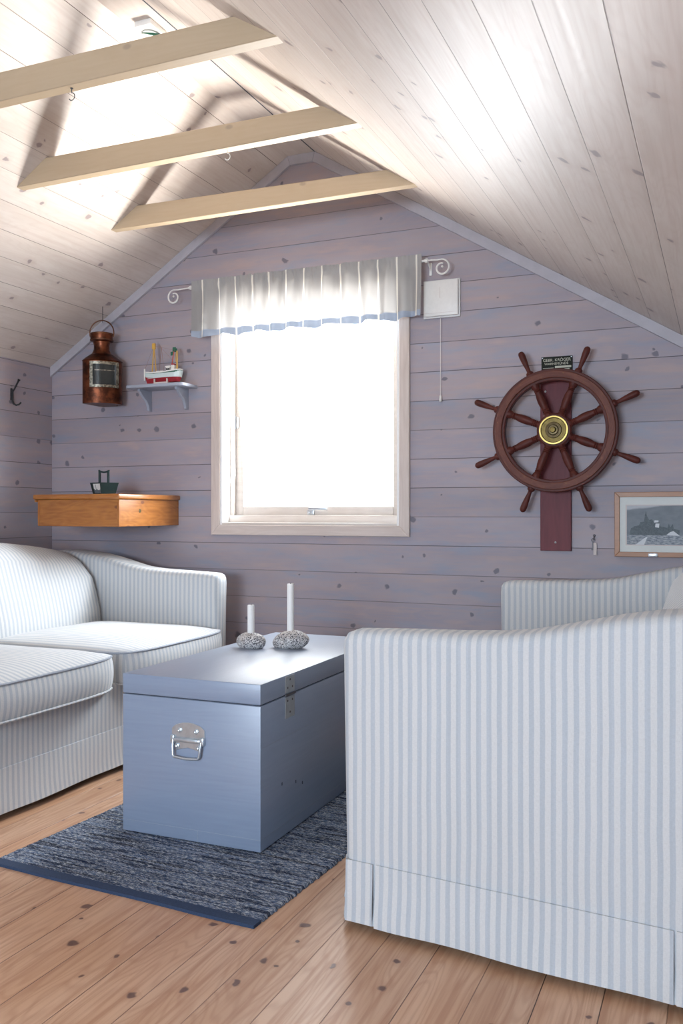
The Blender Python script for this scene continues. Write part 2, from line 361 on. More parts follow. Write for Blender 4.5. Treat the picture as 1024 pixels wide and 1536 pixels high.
gable('wall_front',YB-.18,YB,-1.95,-.25,.75,1.80)
b=BM(); bx(b,XL-.15,XL,YB,W,0,zl(XL)); struct(obj('wall_left',b,'gable',uv=lambda c,n:(c.y+.31,c.z-.02),smooth=False))
b=BM(); bx(b,XR,XR+.15,YB,W,0,zr(XR)); struct(obj('wall_right',b,'gable',uv=lambda c,n:(c.y+.8,c.z),smooth=False))
cr=1/math.cos(math.atan(mR)); cl=1/math.cos(math.atan(mL))
def ceiluv(c,n):
    if c.x<=XA+1e-4: return c.y+3.3,(c.x+2.338)*.1449/.118
    if c.x<XB-1e-4: return c.y,.05+(c.x-XA)*.5
    return c.y,(c.x+.1636)*.1449/.1235
b=BM(); th=.12
prism(b,[(XL-.2,zl(XL-.2)),(XA,ZT),(XA,ZT+th),(XL-.2,zl(XL-.2)+th)],'y',YB-.2,W+.2)
prism(b,[(XB,ZT),(XR+.2,zr(XR+.2)),(XR+.2,zr(XR+.2)+th),(XB,ZT+th)],'y',YB-.2,W+.2)
# ridge strip
prism(b,[(XA+.0002,ZT),(XB-.0002,ZT),(XB-.0002,ZT+th),(XA+.0002,ZT+th)],'y',YB-.2,W+.2)
struct(obj('ceiling',b,'ceil',uv=ceiluv,smooth=False))
# thin shadow gap beside the ridge strip
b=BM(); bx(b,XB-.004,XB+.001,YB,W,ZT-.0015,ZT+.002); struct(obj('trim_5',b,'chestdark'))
# painted trims along the gable
def trim(name,p,q,wd=.046,thk=.016):
    p=Vector((p[0],0,p[1])); q=Vector((q[0],0,q[1])); d=(q-p).normalized(); n=Vector((d.z,0,-d.x))
    if n.z>0: n=-n
    return p,q,d,n
def trimpoly(name,pts):
    b=BM(); prism(b,pts,'y',W-.018,W,bev=.002,seg=1); return struct(obj(name,b,'trim'))
wd=.047; al=math.atan(mL); ar=math.atan(mR)
inA=(XA+wd*math.tan(al/2)*1.0,ZT-wd); inB=(XB-wd*math.tan(-ar/2),ZT-wd)
trimpoly('trim_1',[(XL,zl(XL)),(XA,ZT),inA,(XL,zl(XL)-wd/math.cos(al))])
trimpoly('trim_2',[(XA,ZT),(XB,ZT),inB,inA])
trimpoly('trim_3',[(XB,ZT),(XR,zr(XR)),(XR,zr(XR)-wd/math.cos(ar)),inB])

# window in the gable
win=bpy.data.objects.new('window_1',None); COL.objects.link(win); win.location=(-1.941,W,WZ0); struct(win)
L_=T(1.941,-W,-WZ0)
def wobj(name,b,mat,**k):
    b.transform(L_); return obj(name,b,mat,parent=win,**k)
cw=.053
b=BM(); y0,y1=W-.02,W
def quadp(b,pts): prism(b,pts,'y',y0,y1,bev=.003,seg=1)
a0,a1,c0,c1=WX0-cw,WX1+cw,WZ0-cw,WZ1+cw
quadp(b,[(a0,c0),(a1,c0),(WX1,WZ0),(WX0,WZ0)]); quadp(b,[(a0,c1),(a1,c1),(WX1,WZ1),(WX0,WZ1)])
wobj('window_casing',b,'casing',uv=lambda c,n:(c.x,c.z))
b=BM(); quadp(b,[(a0,c0),(WX0,WZ0),(WX0,WZ1),(a0,c1)]); quadp(b,[(a1,c0),(WX1,WZ0),(WX1,WZ1),(a1,c1)])
wobj('window_casing',b,'casing',uv=lambda c,n:(c.z,c.x))
b=BM(); yj=W+.19
bx(b,WX0,WX0+.012,W-.012,yj,WZ0,WZ1); bx(b,WX1-.012,WX1,W-.012,yj,WZ0,WZ1); bx(b,WX0,WX1,W-.012,yj,WZ1-.012,WZ1)
wobj('window_jamb',b,'jamb')
b=BM(); bx(b,WX0+.012,WX1-.012,W-.014,yj,WZ0-.002,WZ0+.012,bev=.002); bx(b,WX0+.012,WX1-.012,W+.06,yj,WZ0,WZ0+.05,bev=.003)
wobj('window_sill',b,'sash')
sx0,sx1,sz0,sz1=WX0+.028,WX1-.028,WZ0+.05,WZ1-.028
b=BM(); ys0,ys1=W+.105,W+.15
bx(b,WX0+.012,sx0,W+.07,yj,WZ0+.05,WZ1-.012,bev=.002); bx(b,sx1,WX1-.012,W+.07,yj,WZ0+.05,WZ1-.012,bev=.002)
wobj('outer_frame',b,'sash',uv=lambda c,n:(c.z,c.x))
b=BM(); sw=.045
bx(b,sx0,sx0+sw,ys0,ys1,sz0,sz1,bev=.003); bx(b,sx1-sw,sx1,ys0,ys1,sz0,sz1,bev=.003)
bx(b,sx0+sw,sx1-sw,ys0,ys1,sz0,sz0+sw,bev=.003); bx(b,sx0+sw,sx1-sw,ys0,ys1,sz1-sw,sz1,bev=.003)
wobj('window_sash',b,'sash')
b=BM(); bx(b,sx0+sw,sx1-sw,W+.128,W+.132,sz0+sw,sz1-sw); wobj('window_pane',b,'pane')
b=BM(); bx(b,-1.951,-1.935,W+.16,W+.166,sz0+sw,sz1-sw); bx(b,sx0+sw,-1.951,W+.16,W+.166,1.53,1.546); bx(b,-1.935,sx1-sw,W+.16,W+.166,1.53,1.546); wobj('glazing_bar',b,'muntin')
b=BM(); bx(b,-1.985,-1.945,ys0-.012,ys0,1.035,1.060,bev=.003); bx(b,-1.975,-1.868,ys0-.02,ys0-.012,1.060,1.073,bev=.003); lathe(b,[(.007,0),(.007,.014),(.004,.016)],12,T(-1.97,ys0-.012,1.048)@R(PI/2,'X'))
wobj('window_latch',b,'steel')
b=BM(); bx(b,sx0+.008,sx0+.02,ys0-.012,ys0,1.50,1.56,bev=.004); lathe(b,[(.006,-.035),(.006,.035)],10,T(sx0,ys0-.006,1.53)); wobj('window_hinge',b,'steel')

# window behind the camera
rw=bpy.data.objects.new('window_2',None); COL.objects.link(rw); rw.location=(-1.1,YB,.75); struct(rw)
b=BM()
for (x0,x1,z0,z1) in ((-2.55,-2.49,.75,1.8),(-.91,-.85,.75,1.8),(-2.49,-.91,.75,.81),(-2.49,-.91,1.74,1.8),(-1.73,-1.67,.81,1.74)): bx(b,x0,x1,YB-.12,YB-.05,z0,z1,bev=.003)
b.transform(T(1.7,-YB,-.75)); obj('window_frame',b,'white',parent=rw)
b=BM(); bx(b,-2.49,-.91,YB-.09,YB-.086,.81,1.74); b.transform(T(1.7,-YB,-.75)); obj('window_pane',b,'pane',parent=rw)

# collar beams
beams=[((-2.737,3.554,2.421),(-2.583,3.554,2.52),(-1.208,3.626,2.449),(-1.339,3.626,2.529),'pale painted ceiling tie beam nearest the gable wall'),
       ((-2.740,2.926,2.419),(-2.584,2.926,2.52),(-1.206,2.972,2.447),(-1.347,2.972,2.534),'middle of the three pale painted ceiling tie beams'),
       ((-2.740,2.292,2.419),(-2.584,2.292,2.52),(-1.202,2.334,2.445),(-1.35,2.334,2.536),'pale painted ceiling tie beam nearest the viewer, top left')]
for bl_,tl_,br_,tr_,lab in beams:
    b=BM(); org=Vector(((bl_[0]+br_[0])/2,bl_[1],bl_[2]))
    fr=[Vector(p)-org for p in (bl_,br_,tr_,tl_)]
    # extend the mitred ends just into the slope boards
    fr[0]+=Vector((-.012,0,0)); fr[3]+=Vector((-.012,0,0)); fr[1]+=Vector((.012,0,0)); fr[2]+=Vector((.012,0,0))
    f=[b.verts.new(p) for p in fr]; k=[b.verts.new(p+Vector((0,.045,0))) for p in fr]
    b.faces.new(f); b.faces.new(k[::-1])
    for i in range(4): b.faces.new((f[i],k[i],k[(i+1)%4],f[(i+1)%4]))
    bmesh.ops.bevel(b,geom=list(b.edges),offset=.0025,segments=1,affect='EDGES')
    o=obj('tie_beam',b,'beam',uv=lambda c,n:(c.x,c.z if abs(n.y)>.5 else c.y),loc=org); tag(o,lab,'beam','tie beams across the ceiling')

def hookpts(s=1,flip=1):
    p=[(0,0,0),(0,0,-.012*s)]
    for i in range(13):
        a=PI/2-i*PI*1.35/12; p.append((flip*(-.0)+flip*math.cos(a)*.011*s,0,-.024*s+math.sin(a)*.011*s-.001))
    return p
def cuphook(loc,lab,mat,s):
    b=BM(); tube(b,hookpts(s),.0016,8); lathe(b,[(.005,0),(.005,-.0015)],12); o=obj('cup_hook',b,mat,loc=loc); tag(o,lab,'hook','cup hooks under the tie beams')
cuphook((-1.953,2.335,2.4325),'small dark cup hook screwed under the nearest tie beam','steeldark',1.1)
cuphook((-1.745,2.975,2.4380),'small pale cup hook screwed under the middle tie beam','white',1.1)

# smoke detector remains on the ridge strip
sd=thing('junction_box','small white ceiling box with green wire on the ridge strip above the nearest beam','junction box',(-1.968,2.80,ZT))
b=BM(); bx(b,-.036,.036,-.06,.05,-.022,0,bev=.004); obj('housing',b,'white',sd)
b=BM(); tube(b,[(-.03,-.02,-.024),(-.01,-.022,-.03),(.01,-.012,-.032),(.022,.008,-.03),(.024,.03,-.024)],[.002,.003,.005,.006,.005],8); obj('wire',b,'green',sd)['label']='green wire loop'

# ------------------------------------------------------------------ sofas
PROF=[(0,.748),(.1,.752),(.2,.755),(.3,.757),(.4,.762),(.47,.769),(.53,.781),(.6,.797),(.68,.815),(.76,.828),(.84,.836),(.92,.842),(1.0,.845)]
def fabuv_arm(c,n):
    a=[abs(k) for k in n]
    if a[0]>.72: return c.y+.003,c.z
    return c.x,(c.z if a[1]>a[2] else c.y)
def fabuv_y(c,n):
    if abs(n.y)>.75: return c.x,c.z
    return c.y,(c.z if abs(n.x)>abs(n.z) else c.x)
def skirt(path,outn,z0,z1,seed,thk=.004,flare=.010):
    """path: list of (x,y) with outward normals outn; sheet hanging from z1 to z0"""
    b=BM(); NZ=6; A=[];Bk=[]
    for i,((x,y),(nx,ny)) in enumerate(zip(path,outn)):
        ra=[];rb=[]
        for j in range(NZ+1):
            t=j/NZ; z=z1+(z0-z1)*t
            w=noise.noise(Vector((x*5+seed,y*5,t*1.3)))*.010*t+flare*t*(.6+.4*t)
            zz=z+noise.noise(Vector((x*3,y*3,seed)))*.004*t
            ra.append(b.verts.new((x+nx*(w+thk),y+ny*(w+thk),zz))); rb.append(b.verts.new((x+nx*w,y+ny*w,zz)))
        A.append(ra);Bk.append(rb)
    n=len(path)
    for i in range(n-1):
        for j in range(NZ):
            b.faces.new((A[i][j],A[i+1][j],A[i+1][j+1],A[i][j+1])); b.faces.new((Bk[i][j],Bk[i][j+1],Bk[i+1][j+1],Bk[i+1][j]))
        b.faces.new((A[i][0],Bk[i][0],Bk[i+1][0],A[i+1][0])); b.faces.new((A[i][NZ],A[i+1][NZ],Bk[i+1][NZ],Bk[i][NZ]))
    for i in (0,n-1):
        for j in range(NZ): b.faces.new((A[i][j],A[i][j+1],Bk[i][j+1],Bk[i][j]))
    return b
def lerp(a,b,t): return a+(b-a)*t
def cushion(y0,y1,x0,x1,z0,z1,crown):
    b=BM(); bmesh.ops.create_cube(b,size=1); bmesh.ops.subdivide_edges(b,edges=list(b.edges),cuts=13,use_grid_fill=True)
    for v in b.verts:
        p=v.co*2
        # square to soft-cornered outline
        e=5.0
        ax,ay=abs(p.x),abs(p.y); m=max(ax,ay,1e-6); ln=(ax**e+ay**e)**(1/e); k=m/ln if ln>0 else 1
        k=lerp(1,k,.75)
        x,y,z=p.x*k,p.y*k,p.z
        bulge=(1-z*z)*.018
        if abs(p.x)>.99 or abs(p.y)>.99:
            x*=1+bulge*(abs(p.x)**6)*1.5; y*=1+bulge*(abs(p.y)**6)*.4
        zz=z0+(z1-z0)*(z+1)/2
        cr=crown*(1-abs(x)**4)*(1-abs(y)**4)
        if p.z>0: zz+=cr*p.z
        if p.z>.99: zz+=noise.noise(Vector((x*1.5,y*2,1)))*.004
        v.co=Vector((lerp(x0,x1,(x+1)/2),lerp(y0,y1,(y+1)/2),zz))
    return b
def edgeloop(y0,y1,x0,x1,z,n=80,grow=1.0):
    pts=[];e=5.0
    for i in range(n):
        a=2*PI*i/n; cx,cy=math.cos(a),math.sin(a); m=max(abs(cx),abs(cy)); px,py=cx/m,cy/m
        ln=(abs(px)**e+abs(py)**e)**(1/e); k=lerp(1,1/ln,.75)*grow
        pts.append((lerp(x0,x1,(px*k+1)/2),lerp(y0,y1,(py*k+1)/2),z))
    return pts
def sofa(label,loc,rz):
    s=thing('sofa',label,'sofa',loc,rz,None)
    SP=.115
    for sg in (1,-1):
        pts=[(-.07,.165)]+[(-.07-u,z) for u,z in PROF]+[(-1.07,.165)]
        # rounded front top corner
        pts=[(-.073,.06),(-.066,.45),(-.062,.70),(-.064,.725),(-.074,.741),(-.095,.749)]+[(-.07-u,z) for u,z in PROF[1:]]+[(-1.07,.06)]
        b=BM(); prism(b,pts,'y',.83,.93,bev=.03,seg=4,shift=lambda p:SP*max(0,(-.07-p[0]))/1.0*(1 if True else 0))
        if sg<0: b.transform(Matrix.Scale(-1,4,(0,1,0)))
        obj('armrest',b,'stripe',s,uv=fabuv_arm,ang=60)
        # skirt panels under the arm side
        yo=lambda x:.93+SP*max(0,(-.07-x))+.001
        def pan(x0,x1,seed,z1=.172,off=0):
            n=26; path=[];nn=[]
            for i in range(n):
                x=lerp(x0,x1,i/(n-1)); path.append((x,sg*(yo(x)+off))); nn.append((0,sg))
            return path,nn
        for k,(x0,x1) in enumerate(((-.065,-.155),(-.163,-.862),(-.868,-1.07))):
            path,nn=pan(x0,x1,k)
            if k==0:
                path=[(-.071,sg*.82),(-.070,sg*.88),(-.071,sg*.908),(-.079,sg*.924),(-.092,sg*.9325)]+path[4:]; nn=[(.6,0),(.6,0),(.6,sg*.3),(.5,sg*.7),(.2,sg*.95)]+nn[4:]
            obj('skirt_panel',skirt(path,nn,.02,.172,k*3.1+sg),'stripe',s,uv=fabuv_arm,ang=60)
        path,nn=pan(-.12,-.2,5,off=-.012); obj('pleat_lining',skirt(path,nn,.022,.165,9,flare=.010),'stripe',s,uv=fabuv_arm)
        path,nn=pan(-.83,-.9,5,off=-.012); obj('pleat_lining',skirt(path,nn,.022,.165,9,flare=.010),'stripe',s,uv=fabuv_arm)
    # base
    b=BM(); bx(b,-.95,-.048,-.84,.84,.13,.36,bev=.015,seg=3); obj('seat_base',b,'stripe',s,uv=fabuv_y,ang=60)
    n=90; path=[(-.049,lerp(-.835,.835,i/(n-1))) for i in range(n)]
    obj('front_skirt',skirt(path,[(1,0)]*n,.028,.180,4,flare=.009),'stripe',s,uv=fabuv_y,ang=60)
    # back
    b=BM(); NY=34; rings=[]
    for i in range(NY+1):
        y=lerp(-.835,.835,i/NY); q=1-(y/.835)**2; top=.832+.085*q; ed=min(1,(.835-abs(y))/.07); ed=math.sqrt(max(0,1-(1-ed)**2)); bl=.03*ed+.012*q
        P=[(-.80+bl,.38),(-.765+bl,.48),(-.775+bl,.56),(-.795+bl,.64),(-.82+bl,.72),(-.855+bl,top-.085),(-.885+bl*.7,top-.045),(-.92,top-.014*1),(-.955,top-.001),(-.99,top-.002),(-1.025,top-.018),(-1.05,top-.05),(-1.065,top-.12),(-1.07,.5),(-1.07,.165),(-.9,.165)]
        rings.append([b.verts.new((x,y,z-(1-ed)*.015*(1 if z>.7 else 0))) for x,z in P])
    for A,B_ in zip(rings,rings[1:]):
        for k in range(len(A)): b.faces.new((A[k],A[(k+1)%len(A)],B_[(k+1)%len(A)],B_[k]))
    b.faces.new(rings[0]); b.faces.new(rings[-1][::-1])
    obj('backrest',b,'stripe',s,uv=lambda c,n:(c.y,c.z-c.x),ang=70)
    b=BM(); bx(b,-1.07,-.95,-.84,.84,.03,.17,bev=.004); obj('rear_base',b,'stripe',s,uv=fabuv_y)
    for (y0,y1) in ((-.828,-.004),(.004,.828)):
        x0,x1=-.80,.012; z0,z1=.352,.478
        c=obj('seat_cushion',cushion(y0,y1,x0,x1,z0,z1,.040),'stripe',s,uv=lambda c,n:(c.y,c.x) if abs(n.z)>.6 else ((c.y,c.z) if abs(n.x)>abs(n.y) else (c.x,c.z)),ang=75)
        b=BM(); tube(b,edgeloop(y0,y1,x0,x1,z1,grow=1.002),.0048,6,closed=True); obj('piping',b,'piping',c)
        b=BM(); tube(b,edgeloop(y0,y1,x0,x1,z0,grow=1.002),.0048,6,closed=True); obj('piping',b,'stripe',c)
    # feet under the skirt
    for x in (-.12,-.98):
        for y in (-.82,.82):
            b=BM(); lathe(b,[(.018,0),(.024,.13)],16,T(x,y,0)); obj('foot',b,'steeldark',s)
    return s
sofa('striped blue and white fabric sofa on the left, facing the grey chest',(-2.20,2.94,0),0)
sofa('striped blue and white fabric sofa at right, seen from its armrest side',(-.957,3.02,0),PI)

# ------------------------------------------------------------------ chest
ch=thing('storage_chest','blue grey painted wooden chest used as a table on the rug','chest',(-1.5485,2.945,.012))
hx,hy,H=.2545,.541,.512
b=BM(); bx(b,-hx,hx,-hy,hy,0,.445,bev=.003,seg=2)
obj('chest_body',b,'chest',ch,uv=lambda c,n:(c.x+.3,c.z) if abs(n.y)>.5 else ((c.y,c.z) if abs(n.x)>.5 else (c.y,c.x)))
b=BM(); bx(b,-hx+.006,hx-.006,-hy+.006,hy-.006,.444,.449); obj('lid_seam',b,'chestdark',ch)
lid=BM(); bx(lid,-hx,hx,-hy,hy,.4485,H,bev=.0035,seg=2); lid=obj('lid',lid,'chest',ch,uv=lambda c,n:(c.x,c.z) if abs(n.y)>.5 else ((c.y,c.z) if abs(n.x)>.5 else (c.y,c.x)))
# joint lines of the boards
b=BM(); bx(b,.030,.0315,-hy-.0004,-hy+.002,0.001,.036); bx(b,-hx,hx,-hy-.0004,-hy+.002,.0365,.0375); bx(b,hx-.002,hx+.0004,-hy+.02,hy,.0365,.0375); bx(b,hx-.002,hx+.0004,-hy+.002,-hy+.35,.315,.316); bx(b,hx-.0255,hx,-hy-.0004,-hy+.002,.4915,.4925)
obj('board_joint',b,'piping',ch)
# hinge
hg=BM(); bx(hg,hx,hx+.002,-.377,-.309,.4535,.508,bev=.0008,seg=1); bx(hg,hx,hx+.002,-.377,-.309,.372,.4405,bev=.0008,seg=1)
hg=obj('hinge',hg,'zinc',ch); hg['label']='bright zinc hinge'
b=BM(); tube(b,[(hx+.003,-.377,.447),(hx+.003,-.309,.447)],.0035,10); obj('hinge_pin',b,'steeldark',hg)
for y,z in ((-.36,.47),(-.326,.47),(-.343,.495),(-.36,.428),(-.326,.428),(-.343,.39)):
    b=BM(); lathe(b,[(.0042,0),(.003,.0012)],12,T(hx+.0018,y,z)@R(PI/2,'Y')); obj('screw',b,'steeldark',hg)
# end handle
hc=(-.002,-hy,.318)
hd=BM()
arc=[(-.062,.0),(-.060,.035),(-.045,.047),(-.02,.054),(.0,.056),(.02,.054),(.045,.047),(.060,.035),(.062,.0)]
prism(hd,[(x,z) for x,z in arc],'y',-.004,0,bev=.0015,seg=1)
# raised pocket rim of the pressed plate
bx(hd,-.050,.050,-.016,-.002,-.006,.008,bev=.005,seg=2)
bx(hd,-.062,-.046,-.014,0,-.012,.014,bev=.004); bx(hd,.046,.062,-.014,0,-.012,.014,bev=.004)
prism(hd,[(-.048,-.006),(.048,-.006),(.046,-.036),(.03,-.030),(0,-.024),(-.03,-.030),(-.046,-.036)],'y',-.003,0,bev=.001,seg=1)
hd.transform(T(*hc)); hd=obj('carry_handle',hd,'zinc',ch); hd['label']='pressed zinc carry handle'
b=BM(); tube(b,[(-.052,-.010,.0),(-.051,-.014,-.02),(-.048,-.017,-.046),(-.043,-.018,-.052),(0,-.019,-.055),(.043,-.018,-.052),(.048,-.017,-.046),(.051,-.014,-.02),(.052,-.010,.0)],.0042,10); b.transform(T(*hc)); obj('bail',b,'zinc',hd)
for x,z in ((-.030,.030),(.030,.030),(-.040,-.020),(.040,-.020)):
    b=BM(); lathe(b,[(.0085,0),(.008,.003),(.004,.0045),(.0,.003)],14,T(hc[0]+x,hc[1]-.0035,hc[2]+z)@R(PI/2,'X')); obj('rivet',b,'zinc',hd)
# wear marks
for y,z in ((-.40,.165),(-.30,.145),(-.25,.128)):
    b=BM(); bx(b,hx-.001,hx+.0003,y,y+.006,z,z+.010); obj('scuff_mark',b,'chestdark',ch)

# candles on stones
def candle(x,y,w,dp,h,ch_,top,lab,seed,tilt):
    zt=.524
    st=thing('stone_candle_holder',lab[0],'candle holder',(x,y,zt),0,'stone candle holders on the chest')
    b=BM(); bmesh.ops.create_icosphere(b,subdivisions=5,radius=1)
    for v in b.verts:
        p=v.co.copy(); nz=noise.noise(p*1.1+Vector((seed,0,0)))*.10
        p*=1+nz; p.z+=tilt*p.x*.5; zz=p.z
        if zz<-.72: zz=-.72
        v.co=Vector((p.x*w/2,p.y*dp/2,(zz+.72)*h/1.8))
    obj('stone',b,'granite',st,smooth=True,ang=80)
    cd=thing('candle',lab[1],'candle',(x,y,zt+h*.82),0,'white candles in stones')
    b=BM(); hgt=top-(zt+h*.82); r=.0135
    lathe(b,[(r*.97,0),(r,.01),(r,hgt-.004),(r*.93,hgt),(r*.8,hgt-.001),(r*.3,hgt-.003)],28); obj('wax_body',b,'wax',cd)
    b=BM(); tube(b,[(0,0,hgt-.004),(.0008,0,hgt+.004)],.0011,6); obj('wick',b,'wick',cd)
fr_=Vector((-.3926,.9197)); rt_=Vector((.9197,.3926))
candle(-1.681,3.045,.118,.085,.064,0,.690,('smaller speckled stone candle holder with the short candle','short white candle standing in the left stone'),1.3,-.15)
candle(-1.54,3.105,.146,.095,.070,0,.772,('larger speckled stone candle holder with the tall candle','tall white candle standing in the right stone'),5.2,.35)

# ------------------------------------------------------------------ rug
rg=thing('rag_rug','dark blue mottled woven rag rug lying under the grey chest','rug',(-1.0857,1.985,0),-math.radians(3.4))
Wd,Ln=.925,1.72
b=BM(); NX,NY=230,430; grid=[]
rnd=random.Random(3)
for j in range(NY+1):
    row=[]
    for i in range(NX+1):
        x=-Wd*i/NX; y=.030+(Ln-.03)*j/NY
        edge=min(i,NX-i)
        ex=(noise.noise(Vector((y*60,1,0)))*.005+rnd.uniform(-.002,.002)) if edge==0 else 0
        z=.0085+noise.noise(Vector((x*90,y*160,0)))*.0022+rnd.uniform(-.0012,.0012)
        if edge==0 or j==NY: z=.001
        row.append(b.verts.new((x+(ex if i==0 else -ex),y,z)))
    grid.append(row)
for j in range(NY):
    for i in range(NX): b.faces.new((grid[j][i],grid[j+1][i],grid[j+1][i+1],grid[j][i+1]))
obj('woven_pile',b,'rug',rg,uv=lambda c,n:(c.x,c.y),ang=180,norm=False)
b=BM(); N=60
for i in range(N):
    x0=-Wd*i/N; x1=-Wd*(i+1)/N
    bx(b,x1-.0005,x0,-.004+noise.noise(Vector((x0*4,0,0)))*.004,.032,0,.0088)
obj('edge_binding',b,'binding',rg)['label']='plain navy binding'

# ------------------------------------------------------------------ wall desk
dk=thing('wall_desk','honey pine wall-hung box desk in the corner left of the window','desk',(-2.965,W,.978))
x0,x1=-.245,.258; D=.52
b=BM(); bx(b,x0,x1,-D,0,0,.135,bev=.002,seg=1); obj('desk_box',b,'pine',dk,uv=lambda c,n:(c.x,c.z) if abs(n.y)>.5 else ((c.y+.9,c.z) if abs(n.x)>.5 else (c.x,c.y)))
b=BM(); bx(b,x0-.018,x1+.012,-D-.018,0,.135,.161,bev=.007,seg=3); bx(b,x0-.012,x0,-D-.012,0,.122,.135,bev=.003); obj('desk_lid',b,'pine',dk,uv=lambda c,n:(c.x,c.z) if abs(n.y)>.5 else ((c.y+.9,c.z) if abs(n.x)>.5 else (c.x,c.y)))
b=BM(); bx(b,x0+.0,x0+.012,-D-.0015,-D+.01,.003,.122,bev=.001,seg=1); obj('corner_joint',b,'pine',dk,uv=lambda c,n:(c.z,c.x)); b=BM(); bx(b,x1-.012,x1+.0005,-D-.0015,-D+.01,.003,.122,bev=.001,seg=1); obj('corner_joint',b,'pine',dk,uv=lambda c,n:(c.z,c.x))
b=BM(); ringlathe(b,[(.004,0),(.010,0),(.009,.002),(.005,.002)],24,T(x1,-D+.17,.078)@R(PI/2,'Y')); lathe(b,[(.005,0),(.004,.001)],12,T(x1,-D+.17,.078)@R(PI/2,'Y')); kn=obj('lock_escutcheon',b,'brassdark',dk)
# little green tub ornament
tb=thing('souvenir_tub','small dark green tub ornament with tall handle on the pine desk','ornament',(-2.935,3.76,1.139),math.radians(20))
b=BM(); pts=[(-.052,0),(.052,0),(.072,.072),(-.072,.072)]
t_=bmesh.new()
lo=[(-.046,-.028),(.046,-.028),(.046,.028),(-.046,.028)]; hi=[(-.064,-.042),(.064,-.042),(.064,.042),(-.064,.042)]
lo=[(-.058,0),(0,-.05),(.058,0),(0,.05)]; hi=[(-.076,0),(0,-.066),(.076,0),(0,.066)]
A=[t_.verts.new((x,y,0)) for x,y in lo]; B_=[t_.verts.new((x,y,.062)) for x,y in hi]; Ci=[t_.verts.new((x*.9,y*.9,.062)) for x,y in hi]; Di=[t_.verts.new((x*.9,y*.9,.006)) for x,y in lo]
t_.faces.new(A[::-1]); t_.faces.new(Di)
for P_,Q_ in ((A,B_),(B_,Ci),(Ci,Di)):
    for i in range(4): t_.faces.new((P_[i],P_[(i+1)%4],Q_[(i+1)%4],Q_[i]))
join(b,t_); obj('tub',b,'darkgreen',tb,smooth=False)
b=BM(); bx(b,-.030,-.019,-.006,.006,.02,.126,bev=.002); bx(b,.015,.026,-.006,.006,.02,.126,bev=.002); tube(b,[(-.03,0,.126),(-.018,0,.119),(-.002,0,.116),(.014,0,.119),(.027,0,.126)],.0045,8); obj('handle',b,'darkgreen',tb)
b=BM(); # picture on the left front face
fa=Vector((-.052,-.0055,.006)); 
def onface(s,t,o=.0012):
    p=Vector((lerp(-.058,0,s),lerp(0,-.05,s),0)).lerp(Vector((lerp(-.076,0,s),lerp(0,-.066,s),.062)),t); return p+Vector((-.66,-.73,-.15))*o
v=[b.verts.new(onface(*q)) for q in ((.28,.12),(.97,.12),(.97,.9),(.28,.9))]; b.faces.new(v); obj('picture_panel',b,'mat',tb,smooth=False)['label']='pale landscape picture'
b=BM(); v=[b.verts.new(onface(*q,.0018)) for q in ((.28,.12),(.97,.12),(.97,.42),(.8,.36),(.6,.46),(.45,.38),(.28,.5))]; b.faces.new(v); v=[b.verts.new(onface(*q,.0018)) for q in ((.5,.4),(.56,.4),(.55,.85),(.51,.85))]; b.faces.new(v); obj('picture_motif',b,'printship',tb,smooth=False)

# ------------------------------------------------------------------ lantern
lt=thing('ship_lantern','antique copper ship lantern with square glass hanging in the corner','lantern',(-3.128,3.985,1.636))
Rr=.15
# plan: back corner plus curved front; local -Y to the viewer
yaw=math.radians(46)
def plan(s=1.0,n=16):
    P=[(0,.085*s)]
    for i in range(n+1):
        a=PI+ (PI)*i/n
        P.append((.106*s*math.cos(a),-.03*s+.075*s*math.sin(a)))
    return P
b=BM(); pl=plan(); t_=bmesh.new(); lo=[t_.verts.new((x,y,0)) for x,y in pl]; hi=[t_.verts.new((x,y,.228)) for x,y in pl]
t_.faces.new(lo[::-1]); n=len(pl)
for i in range(n): t_.faces.new((lo[i],lo[(i+1)%n],hi[(i+1)%n],hi[i]))
# shoulder to neck
prev=hi
for s,z,rnd_ in ((1.03,.232,0),(.86,.252,.25),(.62,.272,.6),(.42,.285,1)):
    cur=[]
    for (x,y) in pl:
        a=math.atan2(y+.0,x); rr=.108*s; cx_,cy_=rr*math.cos(a)*.9,rr*math.sin(a)*.8
        cur.append(t_.verts.new((lerp(x*s,cx_,rnd_),lerp(y*s,cy_,rnd_),z)))
    for i in range(n): t_.faces.new((prev[i],prev[(i+1)%n],cur[(i+1)%n],cur[i]))
    prev=cur
t_.faces.new(prev)
join(b,t_); b.transform(R(yaw,'Z')); obj('lantern_body',b,'copper',lt,ang=30)
b=BM(); lathe(b,[(.058,.268),(.050,.285),(.043,.30),(.042,.325),(.047,.340),(.047,.343),(.058,.347),(.060,.352),(.060,.385),(.055,.392),(.02,.398),(0.001,.399)],28); obj('chimney',b,'copper',lt,ang=30)
b=BM(); ringlathe(b,[(.060,.350),(.063,.350),(.063,.357),(.060,.357)],32); ringlathe(b,[(.059,.383),(.062,.383),(.062,.390),(.059,.390)],32); obj('chimney_band',b,'copperdark',lt)
b=BM(); tube(b,[(.068*math.cos(a),0,.395+.068*math.sin(a)) for a in [(-20+220*i/28)*PI/180 for i in range(29)]],.0035,8); b.transform(R(.3,'Z')); obj('ring_handle',b,'copperdark',lt)
